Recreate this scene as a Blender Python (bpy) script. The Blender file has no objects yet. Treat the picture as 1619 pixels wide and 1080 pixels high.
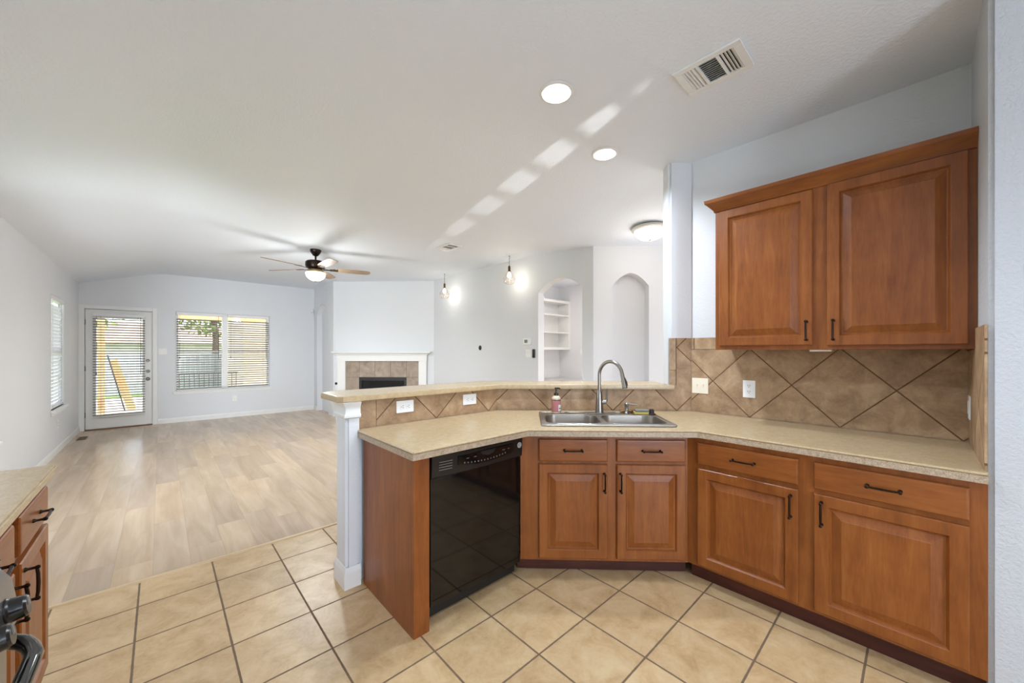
import bpy, bmesh, math, random
from mathutils import Vector, Matrix
R = math.radians
random.seed(7)
SC = bpy.context.scene
COL = SC.collection
S2 = math.sqrt(2)

# ------------------------------------------------------------------ camera, sky, sun, exposure
cd = bpy.data.cameras.new('camera')
cam = bpy.data.objects.new('camera', cd); COL.objects.link(cam)
cam.location = (0, 0, 1.38); cam.rotation_euler = (R(90), 0, R(-42.865))
cd.sensor_width = 36; cd.sensor_fit = 'HORIZONTAL'
cd.lens = 598.84 / 1619 * 36
cd.shift_y = 15.86 / 1619
cd.clip_start = .02; cd.clip_end = 200
SC.camera = cam

W = bpy.data.worlds.new('sky'); SC.world = W; W.use_nodes = True
wn = W.node_tree.nodes; wl = W.node_tree.links
sky = wn.new('ShaderNodeTexSky'); sky.sky_type = 'NISHITA'; sky.sun_disc = False
sky.sun_elevation = R(48); sky.sun_rotation = R(132); sky.air_density = 1.0; sky.dust_density = 2.0
hs = wn.new('ShaderNodeHueSaturation'); hs.inputs['Saturation'].default_value = .45
wl.new(sky.outputs[0], hs.inputs['Color'])
wl.new(hs.outputs[0], wn['Background'].inputs[0]); wn['Background'].inputs[1].default_value = .75

sd = bpy.data.lights.new('sun', 'SUN'); sd.energy = 1.7; sd.angle = R(.6); sd.color = (1, .95, .86)
sun = bpy.data.objects.new('sun', sd); COL.objects.link(sun)
sun.rotation_euler = Vector((-.45, .40, -.80)).to_track_quat('-Z', 'Y').to_euler()

def area(name, loc, direction, sx, sy, energy, color=(1, 1, 1), portal=False, spread=180):
    l = bpy.data.lights.new(name, 'AREA'); l.shape = 'RECTANGLE'; l.size = sx; l.size_y = sy
    l.energy = energy; l.color = color; l.spread = R(spread)
    if portal: l.cycles.is_portal = True
    o = bpy.data.objects.new(name, l); COL.objects.link(o); o.location = loc
    o.rotation_euler = Vector(direction).to_track_quat('-Z', 'Y').to_euler(); return o

# sky portals at the end wall openings, then added fill lamps out of view
area('portal_patio_door', (-.54, 10.0, 1.1), (0, -1, 0), .75, 1.9, 1, portal=True)
area('portal_double_window', (1.0, 10.0, 1.4), (0, -1, 0), 1.6, 1.6, 1, portal=True)
area('fill_back_window', (-.05, -3.5, 1.3), (0, 1, .3), .9, 2.0, 70, (.84, 1.0, 1.22))  # unseen fill lamp added at the back window
area('fill_left_back', (-1.0, -2.1, 1.15), (1, 0, .2), 2.0, 2.1, 7, (.90, 1.0, 1.14))  # added kitchen fill; the left wall has no door here
area('fill_nook_window', (-1.52, 3.05, 1.35), (.42, 1, -.02), .85, 1.5, 60, (.93, 1.0, 1.08), spread=105)  # fill lamp added outside the left wall to brighten the living room
area('fill_entry_hall', (5.9, .5, 1.6), (-1, .55, .05), 1.2, 2.0, 22, (.95, 1, 1.08))  # unseen fill lamp added on the hall side
area('fill_study', (5.4, 4.2, 2.8), (0, .2, -1), .6, .6, 15, (1, .97, .92))  # unseen fill added to brighten the study, without a fixture

# spot standing in for reflected sun, cut into ceiling streaks by the added blind
gl_ = bpy.data.lights.new('sun_glint', 'SPOT'); gl_.energy = 1700; gl_.spot_size = R(8.5); gl_.spot_blend = .4; gl_.shadow_soft_size = .008; gl_.color = (1, .99, .96)
go_ = bpy.data.objects.new('sun_glint', gl_); COL.objects.link(go_); go_.location = (.47, -5.3, .25)
go_.rotation_euler = (Vector((2.34, 2.55, 2.868)) - go_.location).to_track_quat('-Z', 'Y').to_euler(); go_.scale = (.2, 1, 1)

vs = SC.view_settings
vs.view_transform = 'Standard'; vs.look = 'None'; vs.gamma = 1; vs.use_curve_mapping = False
vs.exposure = 0.57
cy = SC.cycles
cy.use_denoising = True; cy.max_bounces = 8; cy.diffuse_bounces = 5; cy.glossy_bounces = 4
cy.transmission_bounces = 6; cy.transparent_max_bounces = 16; cy.sample_clamp_indirect = 4
cy.caustics_reflective = False; cy.caustics_refractive = False

# ------------------------------------------------------------------ helpers: materials
def lin(c):
    return tuple(((v / 255) / 12.92 if v / 255 <= .04045 else ((v / 255 + .055) / 1.055) ** 2.4) for v in c) + (1,)

class NT:
    def __init__(s, name):
        s.m = bpy.data.materials.new(name); s.m.use_nodes = True
        s.n = s.m.node_tree.nodes; s.l = s.m.node_tree.links
        s.p = s.n['Principled BSDF']; s.out = s.n['Material Output']
    def node(s, t, **kw):
        n = s.n.new(t)
        for k, v in kw.items(): setattr(n, k, v)
        return n
    def link(s, a, b): s.l.new(a, b)
    def val(s, x, sock):
        if hasattr(x, 'is_output'): s.l.new(x, sock)
        else: sock.default_value = x
    def math(s, op, a, b=0.0, c=None):
        n = s.node('ShaderNodeMath', operation=op); s.val(a, n.inputs[0]); s.val(b, n.inputs[1])
        if c is not None: s.val(c, n.inputs[2])
        return n.outputs[0]
    def mix(s, f, a, b, mode='MIX'):
        n = s.node('ShaderNodeMix', data_type='RGBA', blend_type=mode)
        s.val(f, n.inputs[0]); s.val(a, n.inputs[6]); s.val(b, n.inputs[7]); return n.outputs[2]
    def coords(s, kind='Object'):
        return s.node('ShaderNodeTexCoord').outputs[kind]
    def mapping(s, vec, scale=(1, 1, 1), rot=(0, 0, 0), loc=(0, 0, 0)):
        n = s.node('ShaderNodeMapping'); s.l.new(vec, n.inputs[0])
        n.inputs['Scale'].default_value = scale; n.inputs['Rotation'].default_value = rot
        n.inputs['Location'].default_value = loc; return n.outputs[0]
    def noise(s, vec, scale, detail=4, rough=.55, dist=0):
        n = s.node('ShaderNodeTexNoise'); s.l.new(vec, n.inputs['Vector'])
        n.inputs['Scale'].default_value = scale; n.inputs['Detail'].default_value = detail
        n.inputs['Roughness'].default_value = rough; n.inputs['Distortion'].default_value = dist
        return n.outputs[0]
    def ramp(s, f, stops):
        n = s.node('ShaderNodeValToRGB'); s.l.new(f, n.inputs[0]); e = n.color_ramp.elements
        while len(e) < len(stops): e.new(.5)
        for i, (p, c) in enumerate(stops): e[i].position = p; e[i].color = c if len(c) == 4 else tuple(c) + (1,)
        return n.outputs[0]
    def bump(s, h, strength=.2, dist=.01):
        n = s.node('ShaderNodeBump'); n.inputs['Strength'].default_value = strength
        n.inputs['Distance'].default_value = dist; s.l.new(h, n.inputs['Height'])
        s.l.new(n.outputs[0], s.p.inputs['Normal']); return n
    def set(s, color=None, rough=None, metal=None, spec=None, **kw):
        if color is not None: s.val(color, s.p.inputs['Base Color'])
        if rough is not None: s.val(rough, s.p.inputs['Roughness'])
        if metal is not None: s.p.inputs['Metallic'].default_value = metal
        if spec is not None: s.p.inputs['Specular IOR Level'].default_value = spec
        return s

def plain(name, rgb, rough=.5, metal=0, spec=.5, vary=.06, nscale=6, bump=0, bscale=80):
    t = NT(name); c = t.coords()
    n = t.noise(c, nscale, 3)
    a = lin(rgb); lo = tuple(v * (1 - vary) for v in a[:3]) + (1,); hi = tuple(min(1, v * (1 + vary)) for v in a[:3]) + (1,)
    t.set(t.mix(n, lo, hi), rough, metal, spec)
    if bump: t.bump(t.noise(c, bscale, 3), bump, .004)
    return t.m

def paint(name, rgb, bs=.25, scale=95):
    t = NT(name); c = t.coords()
    a = lin(rgb); n = t.noise(c, 1.3, 3)
    t.set(t.mix(n, tuple(v * .98 for v in a[:3]) + (1,), tuple(min(1, v * 1.02) for v in a[:3]) + (1,)), .62, 0, .3)
    h = t.noise(c, scale, 2, .5)
    t.bump(t.ramp(h, [(.38, (0, 0, 0)), (.62, (1, 1, 1))]), bs, .003)
    return t.m

def emis(name, rgb, strength):
    t = NT(name); t.set(lin(rgb), .4)
    t.p.inputs['Emission Color'].default_value = lin(rgb); t.p.inputs['Emission Strength'].default_value = strength
    return t.m

def tile_mat(name, pitch, diag, cols, grout, gw, u0=0, v0=0, plane='xy', rough=.45, mott=7, bump=.35, py=None):
    t = NT(name); c = t.coords()
    sx = t.node('ShaderNodeSeparateXYZ'); t.link(c, sx.inputs[0])
    X = sx.outputs[0]; Y = sx.outputs[1] if plane == 'xy' else sx.outputs[2]
    X = t.math('SUBTRACT', X, u0); Y = t.math('SUBTRACT', Y, v0)
    if diag:
        U = t.math('DIVIDE', t.math('ADD', X, Y), S2 * pitch); V = t.math('DIVIDE', t.math('SUBTRACT', X, Y), S2 * pitch)
    else:
        U = t.math('DIVIDE', X, pitch); V = t.math('DIVIDE', Y, py or pitch)
    def edge(q):
        f = t.math('FRACT', q); return t.math('MINIMUM', f, t.math('SUBTRACT', 1.0, f))
    e = t.math('MINIMUM', edge(U), edge(V))
    wob = t.math('MULTIPLY', t.math('SUBTRACT', t.noise(c, 30, 2), .5), gw / pitch * .35)
    e = t.math('ADD', e, wob)
    mr = t.node('ShaderNodeMapRange', interpolation_type='SMOOTHSTEP'); t.link(e, mr.inputs[0])
    mr.inputs[1].default_value = gw / pitch * .42; mr.inputs[2].default_value = gw / pitch * .62
    mask = mr.outputs[0]
    cb = t.node('ShaderNodeCombineXYZ'); t.link(t.math('FLOOR', U), cb.inputs[0]); t.link(t.math('FLOOR', V), cb.inputs[1])
    wnz = t.node('ShaderNodeTexWhiteNoise', noise_dimensions='3D'); t.link(cb.outputs[0], wnz.inputs['Vector'])
    off = t.node('ShaderNodeVectorMath', operation='MULTIPLY_ADD'); t.link(wnz.outputs['Color'], off.inputs[0])
    off.inputs[1].default_value = (9, 9, 9); t.link(c, off.inputs[2])
    n1 = t.noise(off.outputs[0], mott, 6, .62, .6); n2 = t.noise(off.outputs[0], mott * 9, 3, .6)
    n = t.math('ADD', t.math('MULTIPLY', n1, .8), t.math('MULTIPLY', n2, .2))
    col = t.ramp(n, [(.34, lin(cols[0])), (.5, lin(cols[1])), (.66, lin(cols[2]))])
    bri = t.math('MULTIPLY_ADD', wnz.outputs['Value'], .09, .955)
    mm = t.node('ShaderNodeVectorMath', operation='SCALE'); t.link(col, mm.inputs[0]); t.link(bri, mm.inputs['Scale'])
    t.set(t.mix(mask, lin(grout), mm.outputs[0]))
    t.set(rough=t.math('MULTIPLY_ADD', mask, rough - .9, .9))
    h = t.math('ADD', mask, t.math('MULTIPLY', n1, .15))
    t.bump(h, bump, .004)
    return t.m

def wood_mat(name, c0, c1, c2, along='z', rough=.34, scale=1.0):
    t = NT(name); c = t.coords()
    sc = {'z': (9, 9, .9), 'x': (.9, 9, 9), 'y': (9, .9, 9)}[along]
    m = t.mapping(c, tuple(v * scale for v in sc))
    n1 = t.noise(m, 1.6, 5, .6, 1.2); n2 = t.noise(t.mapping(c, tuple(v * 7 * scale for v in sc)), 2, 3, .6)
    n3 = t.noise(c, 5, 3, .6)
    n = t.math('ADD', t.math('ADD', t.math('MULTIPLY', n1, .5), t.math('MULTIPLY', n2, .22)), t.math('MULTIPLY', n3, .28))
    t.set(t.ramp(n, [(.36, lin(c0)), (.5, lin(c1)), (.64, lin(c2))]), t.math('MULTIPLY_ADD', n2, .15, rough - .07), 0, .45)
    t.bump(n2, .06, .001)
    return t.m

def plank_mat(name):
    t = NT(name); c = t.coords(); sx = t.node('ShaderNodeSeparateXYZ'); t.link(c, sx.inputs[0])
    w, L = .182, 1.22
    U = t.math('DIVIDE', t.math('ADD', sx.outputs[0], .035), w); row = t.math('FLOOR', U)
    w1 = t.node('ShaderNodeTexWhiteNoise', noise_dimensions='1D'); t.link(row, w1.inputs['W'])
    V = t.math('ADD', t.math('DIVIDE', sx.outputs[1], L), w1.outputs['Value'])
    cb = t.node('ShaderNodeCombineXYZ'); t.link(row, cb.inputs[0]); t.link(t.math('FLOOR', V), cb.inputs[1])
    w2 = t.node('ShaderNodeTexWhiteNoise', noise_dimensions='2D'); t.link(cb.outputs[0], w2.inputs['Vector'])
    off = t.node('ShaderNodeVectorMath', operation='MULTIPLY_ADD'); t.link(w2.outputs['Color'], off.inputs[0])
    off.inputs[1].default_value = (7, 7, 7); t.link(c, off.inputs[2])
    g = t.noise(t.mapping(off.outputs[0], (7, .8, 1)), 1.3, 4, .55, .8)
    g2 = t.noise(t.mapping(off.outputs[0], (50, 2, 1)), 1.2, 2, .5)
    n = t.math('ADD', t.math('MULTIPLY', g, .86), t.math('MULTIPLY', g2, .14))
    col = t.ramp(n, [(.3, lin((184, 163, 138))), (.5, lin((200, 180, 155))), (.7, lin((212, 194, 171)))])
    tint = t.ramp(w2.outputs['Value'], [(0, lin((228, 222, 219))), (.45, lin((243, 237, 231))), (1, lin((255, 246, 234)))])
    col = t.mix(1.0, col, tint, 'MULTIPLY')
    def edge(q):
        f = t.math('FRACT', q); return t.math('MINIMUM', f, t.math('SUBTRACT', 1.0, f))
    e = t.math('MINIMUM', t.math('MULTIPLY', edge(U), w), t.math('MULTIPLY', edge(V), L))
    mr = t.node('ShaderNodeMapRange'); t.link(e, mr.inputs[0]); mr.inputs[1].default_value = .0004; mr.inputs[2].default_value = .0016
    col = t.mix(t.math('MULTIPLY_ADD', mr.outputs[0], .35, .65), lin((110, 90, 70)), col)
    t.set(col, t.math('MULTIPLY_ADD', g, .10, .17), 0, .5)
    t.bump(t.math('ADD', mr.outputs[0], t.math('MULTIPLY', g2, .1)), .08, .001)
    return t.m

def glass_mat(name, tint=(1, 1, 1, 1), fac=.04):
    t = NT(name); tr = t.node('ShaderNodeBsdfTransparent'); tr.inputs[0].default_value = tint
    gl = t.node('ShaderNodeBsdfGlossy'); gl.inputs['Roughness'].default_value = .02
    mx = t.node('ShaderNodeMixShader'); mx.inputs[0].default_value = fac
    t.link(tr.outputs[0], mx.inputs[1]); t.link(gl.outputs[0], mx.inputs[2]); t.link(mx.outputs[0], t.out.inputs[0])
    return t.m

def translucent_mat(name, rgb, fac=.4):
    t = NT(name); t.set(lin(rgb), .5)
    tl = t.node('ShaderNodeBsdfTranslucent'); tl.inputs[0].default_value = lin(rgb)
    mx = t.node('ShaderNodeMixShader'); mx.inputs[0].default_value = fac
    t.link(t.p.outputs[0], mx.inputs[1]); t.link(tl.outputs[0], mx.inputs[2]); t.link(mx.outputs[0], t.out.inputs[0])
    return t.m

M = {}
M['wall'] = paint('wall_paint', (222, 224, 227), .17)
M['wall_bright'] = paint('wall_paint_lighter', (230, 230, 232), .12)  # lighter copy of the wall paint for niche and study walls
M['ceiling'] = paint('ceiling_paint', (231, 237, 246), .3, 60)
M['white'] = plain('white_trim_paint', (232, 232, 230), .38, vary=.02)
M['whiteplastic'] = plain('white_plastic', (238, 238, 236), .32, vary=.02)
M['almond'] = plain('almond_plastic', (240, 231, 210), .32, vary=.02)
M['floor_tile'] = tile_mat('ceramic_floor_tile', .33865, False, [(180, 147, 104), (200, 169, 126), (212, 185, 144)], (116, 94, 72), .0085, -.0906, 2.8744, rough=.36)
M['plank'] = plank_mat('plank_floor')
BSC = [(140, 110, 82), (168, 138, 106), (190, 162, 128)]
M['counter'] = None
t = NT('beige_laminate'); c = t.coords()
n = t.math('ADD', t.math('MULTIPLY', t.noise(c, 260, 2), .6), t.math('MULTIPLY', t.noise(c, 40, 3), .4))
t.set(t.ramp(n, [(.3, lin((172, 147, 110))), (.5, lin((188, 165, 129))), (.7, lin((200, 179, 145)))]), .27, 0, .5)
M['counter'] = t.m
M['wood'] = wood_mat('stained_maple', (116, 61, 22), (137, 77, 31), (155, 93, 42))
M['wood_h'] = wood_mat('stained_maple_crosswise', (116, 61, 22), (137, 77, 31), (155, 93, 42), 'x')
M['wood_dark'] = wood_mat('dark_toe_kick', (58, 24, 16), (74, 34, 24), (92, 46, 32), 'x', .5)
M['bronze'] = plain('oil_rubbed_bronze', (46, 34, 28), .32, .85)
M['steel'] = plain('brushed_steel', (190, 186, 180), .3, 1.0, vary=.05, nscale=30)
M['bowl_steel'] = plain('satin_bowl_steel', (168, 160, 150), .36, 1.0, vary=.06, nscale=12)
M['nickel'] = plain('brushed_nickel', (150, 145, 138), .28, 1.0, vary=.03)
M['black'] = plain('black_enamel', (16, 13, 12), .06, 0, .5)
M['blackmat'] = plain('black_matte', (24, 22, 21), .5)
M['blackpl'] = plain('black_gloss_plastic', (30, 28, 27), .22)
M['greyline'] = plain('grey_print', (112, 108, 104), .5)
M['glass'] = glass_mat('window_glass')
M['slat'] = plain('blind_slat_shaded', (150, 143, 134), .5, vary=.03)  # white slats toned grey, their backlit shade put into the colour
M['slat_side'] = translucent_mat('thin_blind_slat', (240, 240, 240), .45)
M['cord'] = plain('dark_cord', (40, 38, 36), .7)
M['lamp'] = emis('lit_lamp_lens', (255, 250, 240), 1.5)
M['lamp_warm'] = emis('lit_frosted_glass', (255, 240, 205), 1.7)
M['lamp_dome'] = emis('lit_alabaster_glass', (255, 246, 230), 1.5)
M['bulb'] = emis('lit_bulb', (255, 232, 190), 9)
M['concrete'] = plain('patio_concrete', (206, 198, 186), .85, bump=.2)
M['lawn'] = plain('grass_blades', (108, 132, 66), .8, vary=.3, nscale=20)
M['fence'] = wood_mat('weathered_fence_boards', (132, 140, 142), (160, 168, 170), (184, 190, 190), 'z', .8)
M['cedar'] = wood_mat('cedar_post', (186, 146, 98), (208, 170, 120), (222, 188, 142), 'z', .7)
M['leaf'] = plain('tree_leaves', (118, 142, 62), .6, vary=.45, nscale=3)
M['bark'] = plain('tree_bark', (94, 78, 62), .9)
M['siding'] = plain('beige_siding', (212, 200, 176), .8)
M['rooftile'] = plain('brown_roof', (168, 146, 128), .85)

# ------------------------------------------------------------------ helpers: meshes
class MB:
    def __init__(s): s.bm = bmesh.new()
    def _faces(s, vs, fs):
        v = [s.bm.verts.new(p) for p in vs]
        return v, [s.bm.faces.new([v[i] for i in f]) for f in fs]
    def box(s, x0, x1, y0, y1, z0, z1, bev=0, seg=2):
        vs = [(x, y, z) for x in (x0, x1) for y in (y0, y1) for z in (z0, z1)]
        v, f = s._faces(vs, [(0, 1, 3, 2), (4, 6, 7, 5), (0, 4, 5, 1), (2, 3, 7, 6), (0, 2, 6, 4), (1, 5, 7, 3)])
        if bev:
            e = list({e for ff in f for e in ff.edges})
            bmesh.ops.bevel(s.bm, geom=e, offset=bev, segments=seg, affect='EDGES', profile=.5)
        return s
    def prism(s, poly, a0, a1, axis='z', bev=0):
        def P(p, a):
            return {'z': (p[0], p[1], a), 'x': (a, p[0], p[1]), 'y': (p[0], a, p[1])}[axis]
        n = len(poly)
        v, f = s._faces([P(p, a0) for p in poly] + [P(p, a1) for p in poly],
                        [tuple(range(n)), tuple(range(2 * n - 1, n - 1, -1))] + [(i, (i + 1) % n, n + (i + 1) % n, n + i) for i in range(n)])
        bmesh.ops.recalc_face_normals(s.bm, faces=f)
        if bev:
            e = list({e for ff in f[:2] for e in ff.edges})
            bmesh.ops.bevel(s.bm, geom=e, offset=bev, segments=2, affect='EDGES', profile=.5)
        return s
    def tube(s, pts, r, n=10, cap=True):
        pts = [Vector(p) for p in pts]; k = len(pts); rs = r if isinstance(r, (list, tuple)) else [r] * k
        rings = []; up = None
        for i, p in enumerate(pts):
            d = (pts[min(i + 1, k - 1)] - pts[max(i - 1, 0)]).normalized()
            if up is None:
                a = Vector((0, 0, 1)) if abs(d.z) < .9 else Vector((1, 0, 0)); up = (a - d * a.dot(d)).normalized()
            else: up = (up - d * up.dot(d)).normalized()
            b = d.cross(up)
            rings.append([s.bm.verts.new(p + (up * math.cos(q) + b * math.sin(q)) * rs[i]) for q in [2 * math.pi * j / n for j in range(n)]])
        for a, b in zip(rings, rings[1:]):
            for j in range(n): s.bm.faces.new((a[j], a[(j + 1) % n], b[(j + 1) % n], b[j]))
        if cap: s.bm.faces.new(list(reversed(rings[0]))); s.bm.faces.new(rings[-1])
        return s
    def lathe(s, prof, n=28, c=(0, 0, 0), axis='z', close=False):
        rings = []
        for r, h in prof:
            ring = []
            for j in range(n):
                a = 2 * math.pi * j / n; x, y = max(r, 1e-5) * math.cos(a), max(r, 1e-5) * math.sin(a)
                q = {'z': (x, y, h), 'y': (x, h, y), 'x': (h, x, y)}[axis]
                ring.append(s.bm.verts.new(Vector(q) + Vector(c)))
            rings.append(ring)
        fs = []
        pairs = list(zip(rings, rings[1:])) + ([(rings[-1], rings[0])] if close else [])
        for a, b in pairs:
            for j in range(n): fs.append(s.bm.faces.new((a[j], a[(j + 1) % n], b[(j + 1) % n], b[j])))
        if not close:
            fs.append(s.bm.faces.new(list(reversed(rings[0])))); fs.append(s.bm.faces.new(rings[-1]))
        bmesh.ops.recalc_face_normals(s.bm, faces=fs)
        return s
    def rings(s, loops, cap=True):
        """stack of equal-length loops, bridged"""
        rs = [[s.bm.verts.new(p) for p in l] for l in loops]; n = len(rs[0]); fs = []
        for a, b in zip(rs, rs[1:]):
            for j in range(n): fs.append(s.bm.faces.new((a[j], a[(j + 1) % n], b[(j + 1) % n], b[j])))
        if cap: fs.append(s.bm.faces.new(list(reversed(rs[0])))); fs.append(s.bm.faces.new(rs[-1]))
        bmesh.ops.recalc_face_normals(s.bm, faces=fs)
        return s
    def panel(s, x0, x1, z0, z1, yb, steps):
        """door or drawer front: concentric rectangles, front towards -y; steps = (inset, y)"""
        def L(i, y): return [(x0 + i, y, z0 + i), (x1 - i, y, z0 + i), (x1 - i, y, z1 - i), (x0 + i, y, z1 - i)]
        return s.rings([L(0, yb)] + [L(i, y) for i, y in steps])
    def xform(s, m): bmesh.ops.transform(s.bm, matrix=m, verts=s.bm.verts); return s
    def build(s, name, mat, parent=None, angle=35, mtx=None):
        me = bpy.data.meshes.new(name); s.bm.normal_update(); s.bm.to_mesh(me); s.bm.free()
        me.materials.append(mat)
        for p in me.polygons: p.use_smooth = True
        me.set_sharp_from_angle(angle=R(angle))
        o = bpy.data.objects.new(name, me); COL.objects.link(o)
        if 6 < len(me.polygons) < 4000:
            o.modifiers.new('weighted', 'WEIGHTED_NORMAL').keep_sharp = True
        if parent: o.parent = parent
        if mtx is not None: o.matrix_local = mtx
        return o

def tag(o, label, cat, group=None, kind=None):
    o['label'] = label; o['category'] = cat
    if group: o['group'] = group
    if kind: o['kind'] = kind
    return o
def thing(name, label, cat, loc=(0, 0, 0), rz=0, group=None):
    o = bpy.data.objects.new(name, None); COL.objects.link(o); o.empty_display_size = .1
    o.location = loc; o.rotation_euler = (0, 0, rz)
    return tag(o, label, cat, group)
def struct(name, mb, mat, label, cat, parent=None, angle=35, mtx=None):
    o = mb.build(name, mat, parent, angle, mtx)
    if not parent: tag(o, label, cat, kind='structure')
    return o
def D(e1, e2, z=0): return Vector(((e1 + e2) / S2, (e2 - e1) / S2, z))     # the 45-degree frame of the sink run
RZ45 = R(-45)

def arch(u0, u1, zs, zt, n=20):
    """points of an arch from (u0, zs) over (.., zt) to (u1, zs) - a segment of a circle"""
    c, w, h = (u0 + u1) / 2, (u1 - u0) / 2, zt - zs
    return [(c + w * (2 * i / n - 1), zs + h * (1 - abs(2 * i / n - 1) ** 1.85)) for i in range(n + 1)]

# ------------------------------------------------------------------ floor, walls, ceiling
XL, YF, YB, XR = -1.03, 9.85, -3.4, 3.07
struct('floor', MB().box(-1.1, 3.2, YB - .1, 3.165, -.1, 0), M['floor_tile'], 'beige square ceramic tile kitchen floor', 'floor')
w = MB().prism([(-1.1, 3.195), (3.0, 3.195), (3.0, 2.43), (3.2, 2.2), (3.2, -.5), (9, -.5), (9, 9.95), (-1.1, 9.95)], -.1, 0)
struct('floor_living', w, M['plank'], 'light wood plank floor of the living room', 'floor')
tr = MB().prism([(3.163, 0), (3.197, 0), (3.192, .008), (3.168, .008)], XL, 3.0, 'x')
tag(tr.build('trim_1', plain('light_oak_strip', (205, 178, 138), .4)), 'thin light wood strip between tile and plank floor', 'trim', kind='structure')

# ceiling: flat over the kitchen and right side, falling softly towards the left wall
HOLES = [(1.665, 1.42), (2.445, 1.612), (.45, .15), (.55, -1.25), (-.2, -2.4)]
def ceil_z(x, y):
    if x < .16:
        b = .16
        q = max(0.0, b - x); s = .293
        z = 2.868 - (s * (q - .16) if q > .32 else s * q * q / .64)
    else: z = 2.868
    if x > 3.15: z -= .085 * min(1, (x - 3.15) / 1.05) * max(0, min(1, (4.2 - y) / 1.2))
    return z
xs = sorted({-1.12, -.95, -.8, -.65, -.5, -.35, -.25, -.15, -.05, .05, .1, .7, 2.0, 3.0, 3.15, 3.4, 3.7, 4.0, 4.2, 5, 6, 7.2} | {round(h[0] + d, 4) for h in HOLES for d in (-.15, .15)})
ys = sorted({-3.5, -2.6, .9, 1.9, 2.4, 2.7, 3.0, 3.3, 3.6, 3.9, 4.2, 5, 6, 7, 8, 9, 10} | {round(h[1] + d, 4) for h in HOLES for d in (-.15, .15)})
cb = MB(); gv = {}
def cv(x, y):
    k = (round(x, 4), round(y, 4))
    if k not in gv: gv[k] = cb.bm.verts.new((k[0], k[1], ceil_z(*k)))
    return gv[k]
for xa, xb in zip(xs, xs[1:]):
    for ya, yb in zip(ys, ys[1:]):
        mx_, my_ = (xa + xb) / 2, (ya + yb) / 2
        if any(abs(mx_ - h[0]) < .15 and abs(my_ - h[1]) < .15 for h in HOLES): continue
        cb.bm.faces.new((cv(xa, ya), cv(xa, yb), cv(xb, yb), cv(xb, ya)))
RH = .079
for hx, hy in HOLES:
    n = 32
    inner = [cb.bm.verts.new((hx + RH * math.cos(2 * math.pi * i / n), hy + RH * math.sin(2 * math.pi * i / n), 2.868)) for i in range(n)]
    outer = []
    for i in range(n):
        a = 2 * math.pi * i / n; k = .15 / max(abs(math.cos(a)), abs(math.sin(a)))
        outer.append(cb.bm.verts.new((hx + k * math.cos(a), hy + k * math.sin(a), 2.868)))
    for i in range(n): cb.bm.faces.new((outer[i], inner[i], inner[(i + 1) % n], outer[(i + 1) % n]))
bmesh.ops.remove_doubles(cb.bm, verts=cb.bm.verts, dist=.0005)
struct('ceiling', cb, M['ceiling'], 'white textured ceiling, sloping down to the left wall', 'ceiling', angle=30)

ZT = 3.0
def wall_with_holes(u0, u1, z0, z1, holes, a0, a1, axis):
    m = MB(); us = sorted({u0, u1} | {h[i] for h in holes for i in (0, 1)}); zs = sorted({z0, z1} | {h[i] for h in holes for i in (2, 3)})
    for ua, ub in zip(us, us[1:]):
        for za, zb in zip(zs, zs[1:]):
            c = ((ua + ub) / 2, (za + zb) / 2)
            if any(h[0] < c[0] < h[1] and h[2] < c[1] < h[3] for h in holes): continue
            if axis == 'x': m.box(a0, a1, ua, ub, za, zb)
            else: m.box(ua, ub, a0, a1, za, zb)
    bmesh.ops.remove_doubles(m.bm, verts=m.bm.verts, dist=.0001)
    kill = {}
    for f in m.bm.faces: kill.setdefault(tuple(round(v, 4) for v in f.calc_center_median()), []).append(f)
    bmesh.ops.delete(m.bm, geom=[f for fs in kill.values() if len(fs) > 1 for f in fs], context='FACES')
    return m
LW = (7.60, 8.48, .615, 2.125); NW = (2.9, 5.3, .615, 2.125)
struct('wall_left', wall_with_holes(YB, YF + .13, 0, ZT, [LW, NW], XL - .13, XL, 'x'), M['wall'], 'long light grey wall on the left with a narrow window', 'wall')
DOOR = (-.975, -.10, 0, 2.14); WIN = (.215, 1.78, .61, 2.16)
struct('wall_far', wall_with_holes(XL, 2.75, 0, ZT, [DOOR, WIN], YF, YF + .13, 'y'), M['wall'], 'light grey end wall with glazed door and double window', 'wall')
# pendant wall with arched passage
a = arch(3.138, 3.959, 2.275, 2.445)
poly = [(7.05, 0), (7.05, ZT), (2.957, ZT), (2.957, 0), (3.138, 0)] + a + [(3.959, 0)]
struct('wall_pendants', MB().prism(poly, 4.22, 4.35, 'x'), M['wall'], 'light grey wall behind the pendants with an arched passage', 'wall')
# diagonal wall with arched niche (local x along e1)
a = arch(1.143, 1.624, 2.25, 2.42)
poly = [(.893, 0), (.893, ZT), (2.6, ZT), (2.6, 0)] + [(1.624, 0)] + list(reversed(a)) + [(1.143, 0)]
mt = Matrix.Rotation(RZ45, 4, 'Z')
nm = MB().prism(poly, 5.075, 5.255, 'y'); nm.box(1.0, 1.8, 5.255, 5.30, 0, ZT)
struct('wall_niche', nm, M['wall_bright'], 'bright diagonal hall wall with a tall arched niche', 'wall', mtx=mt)
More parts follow.
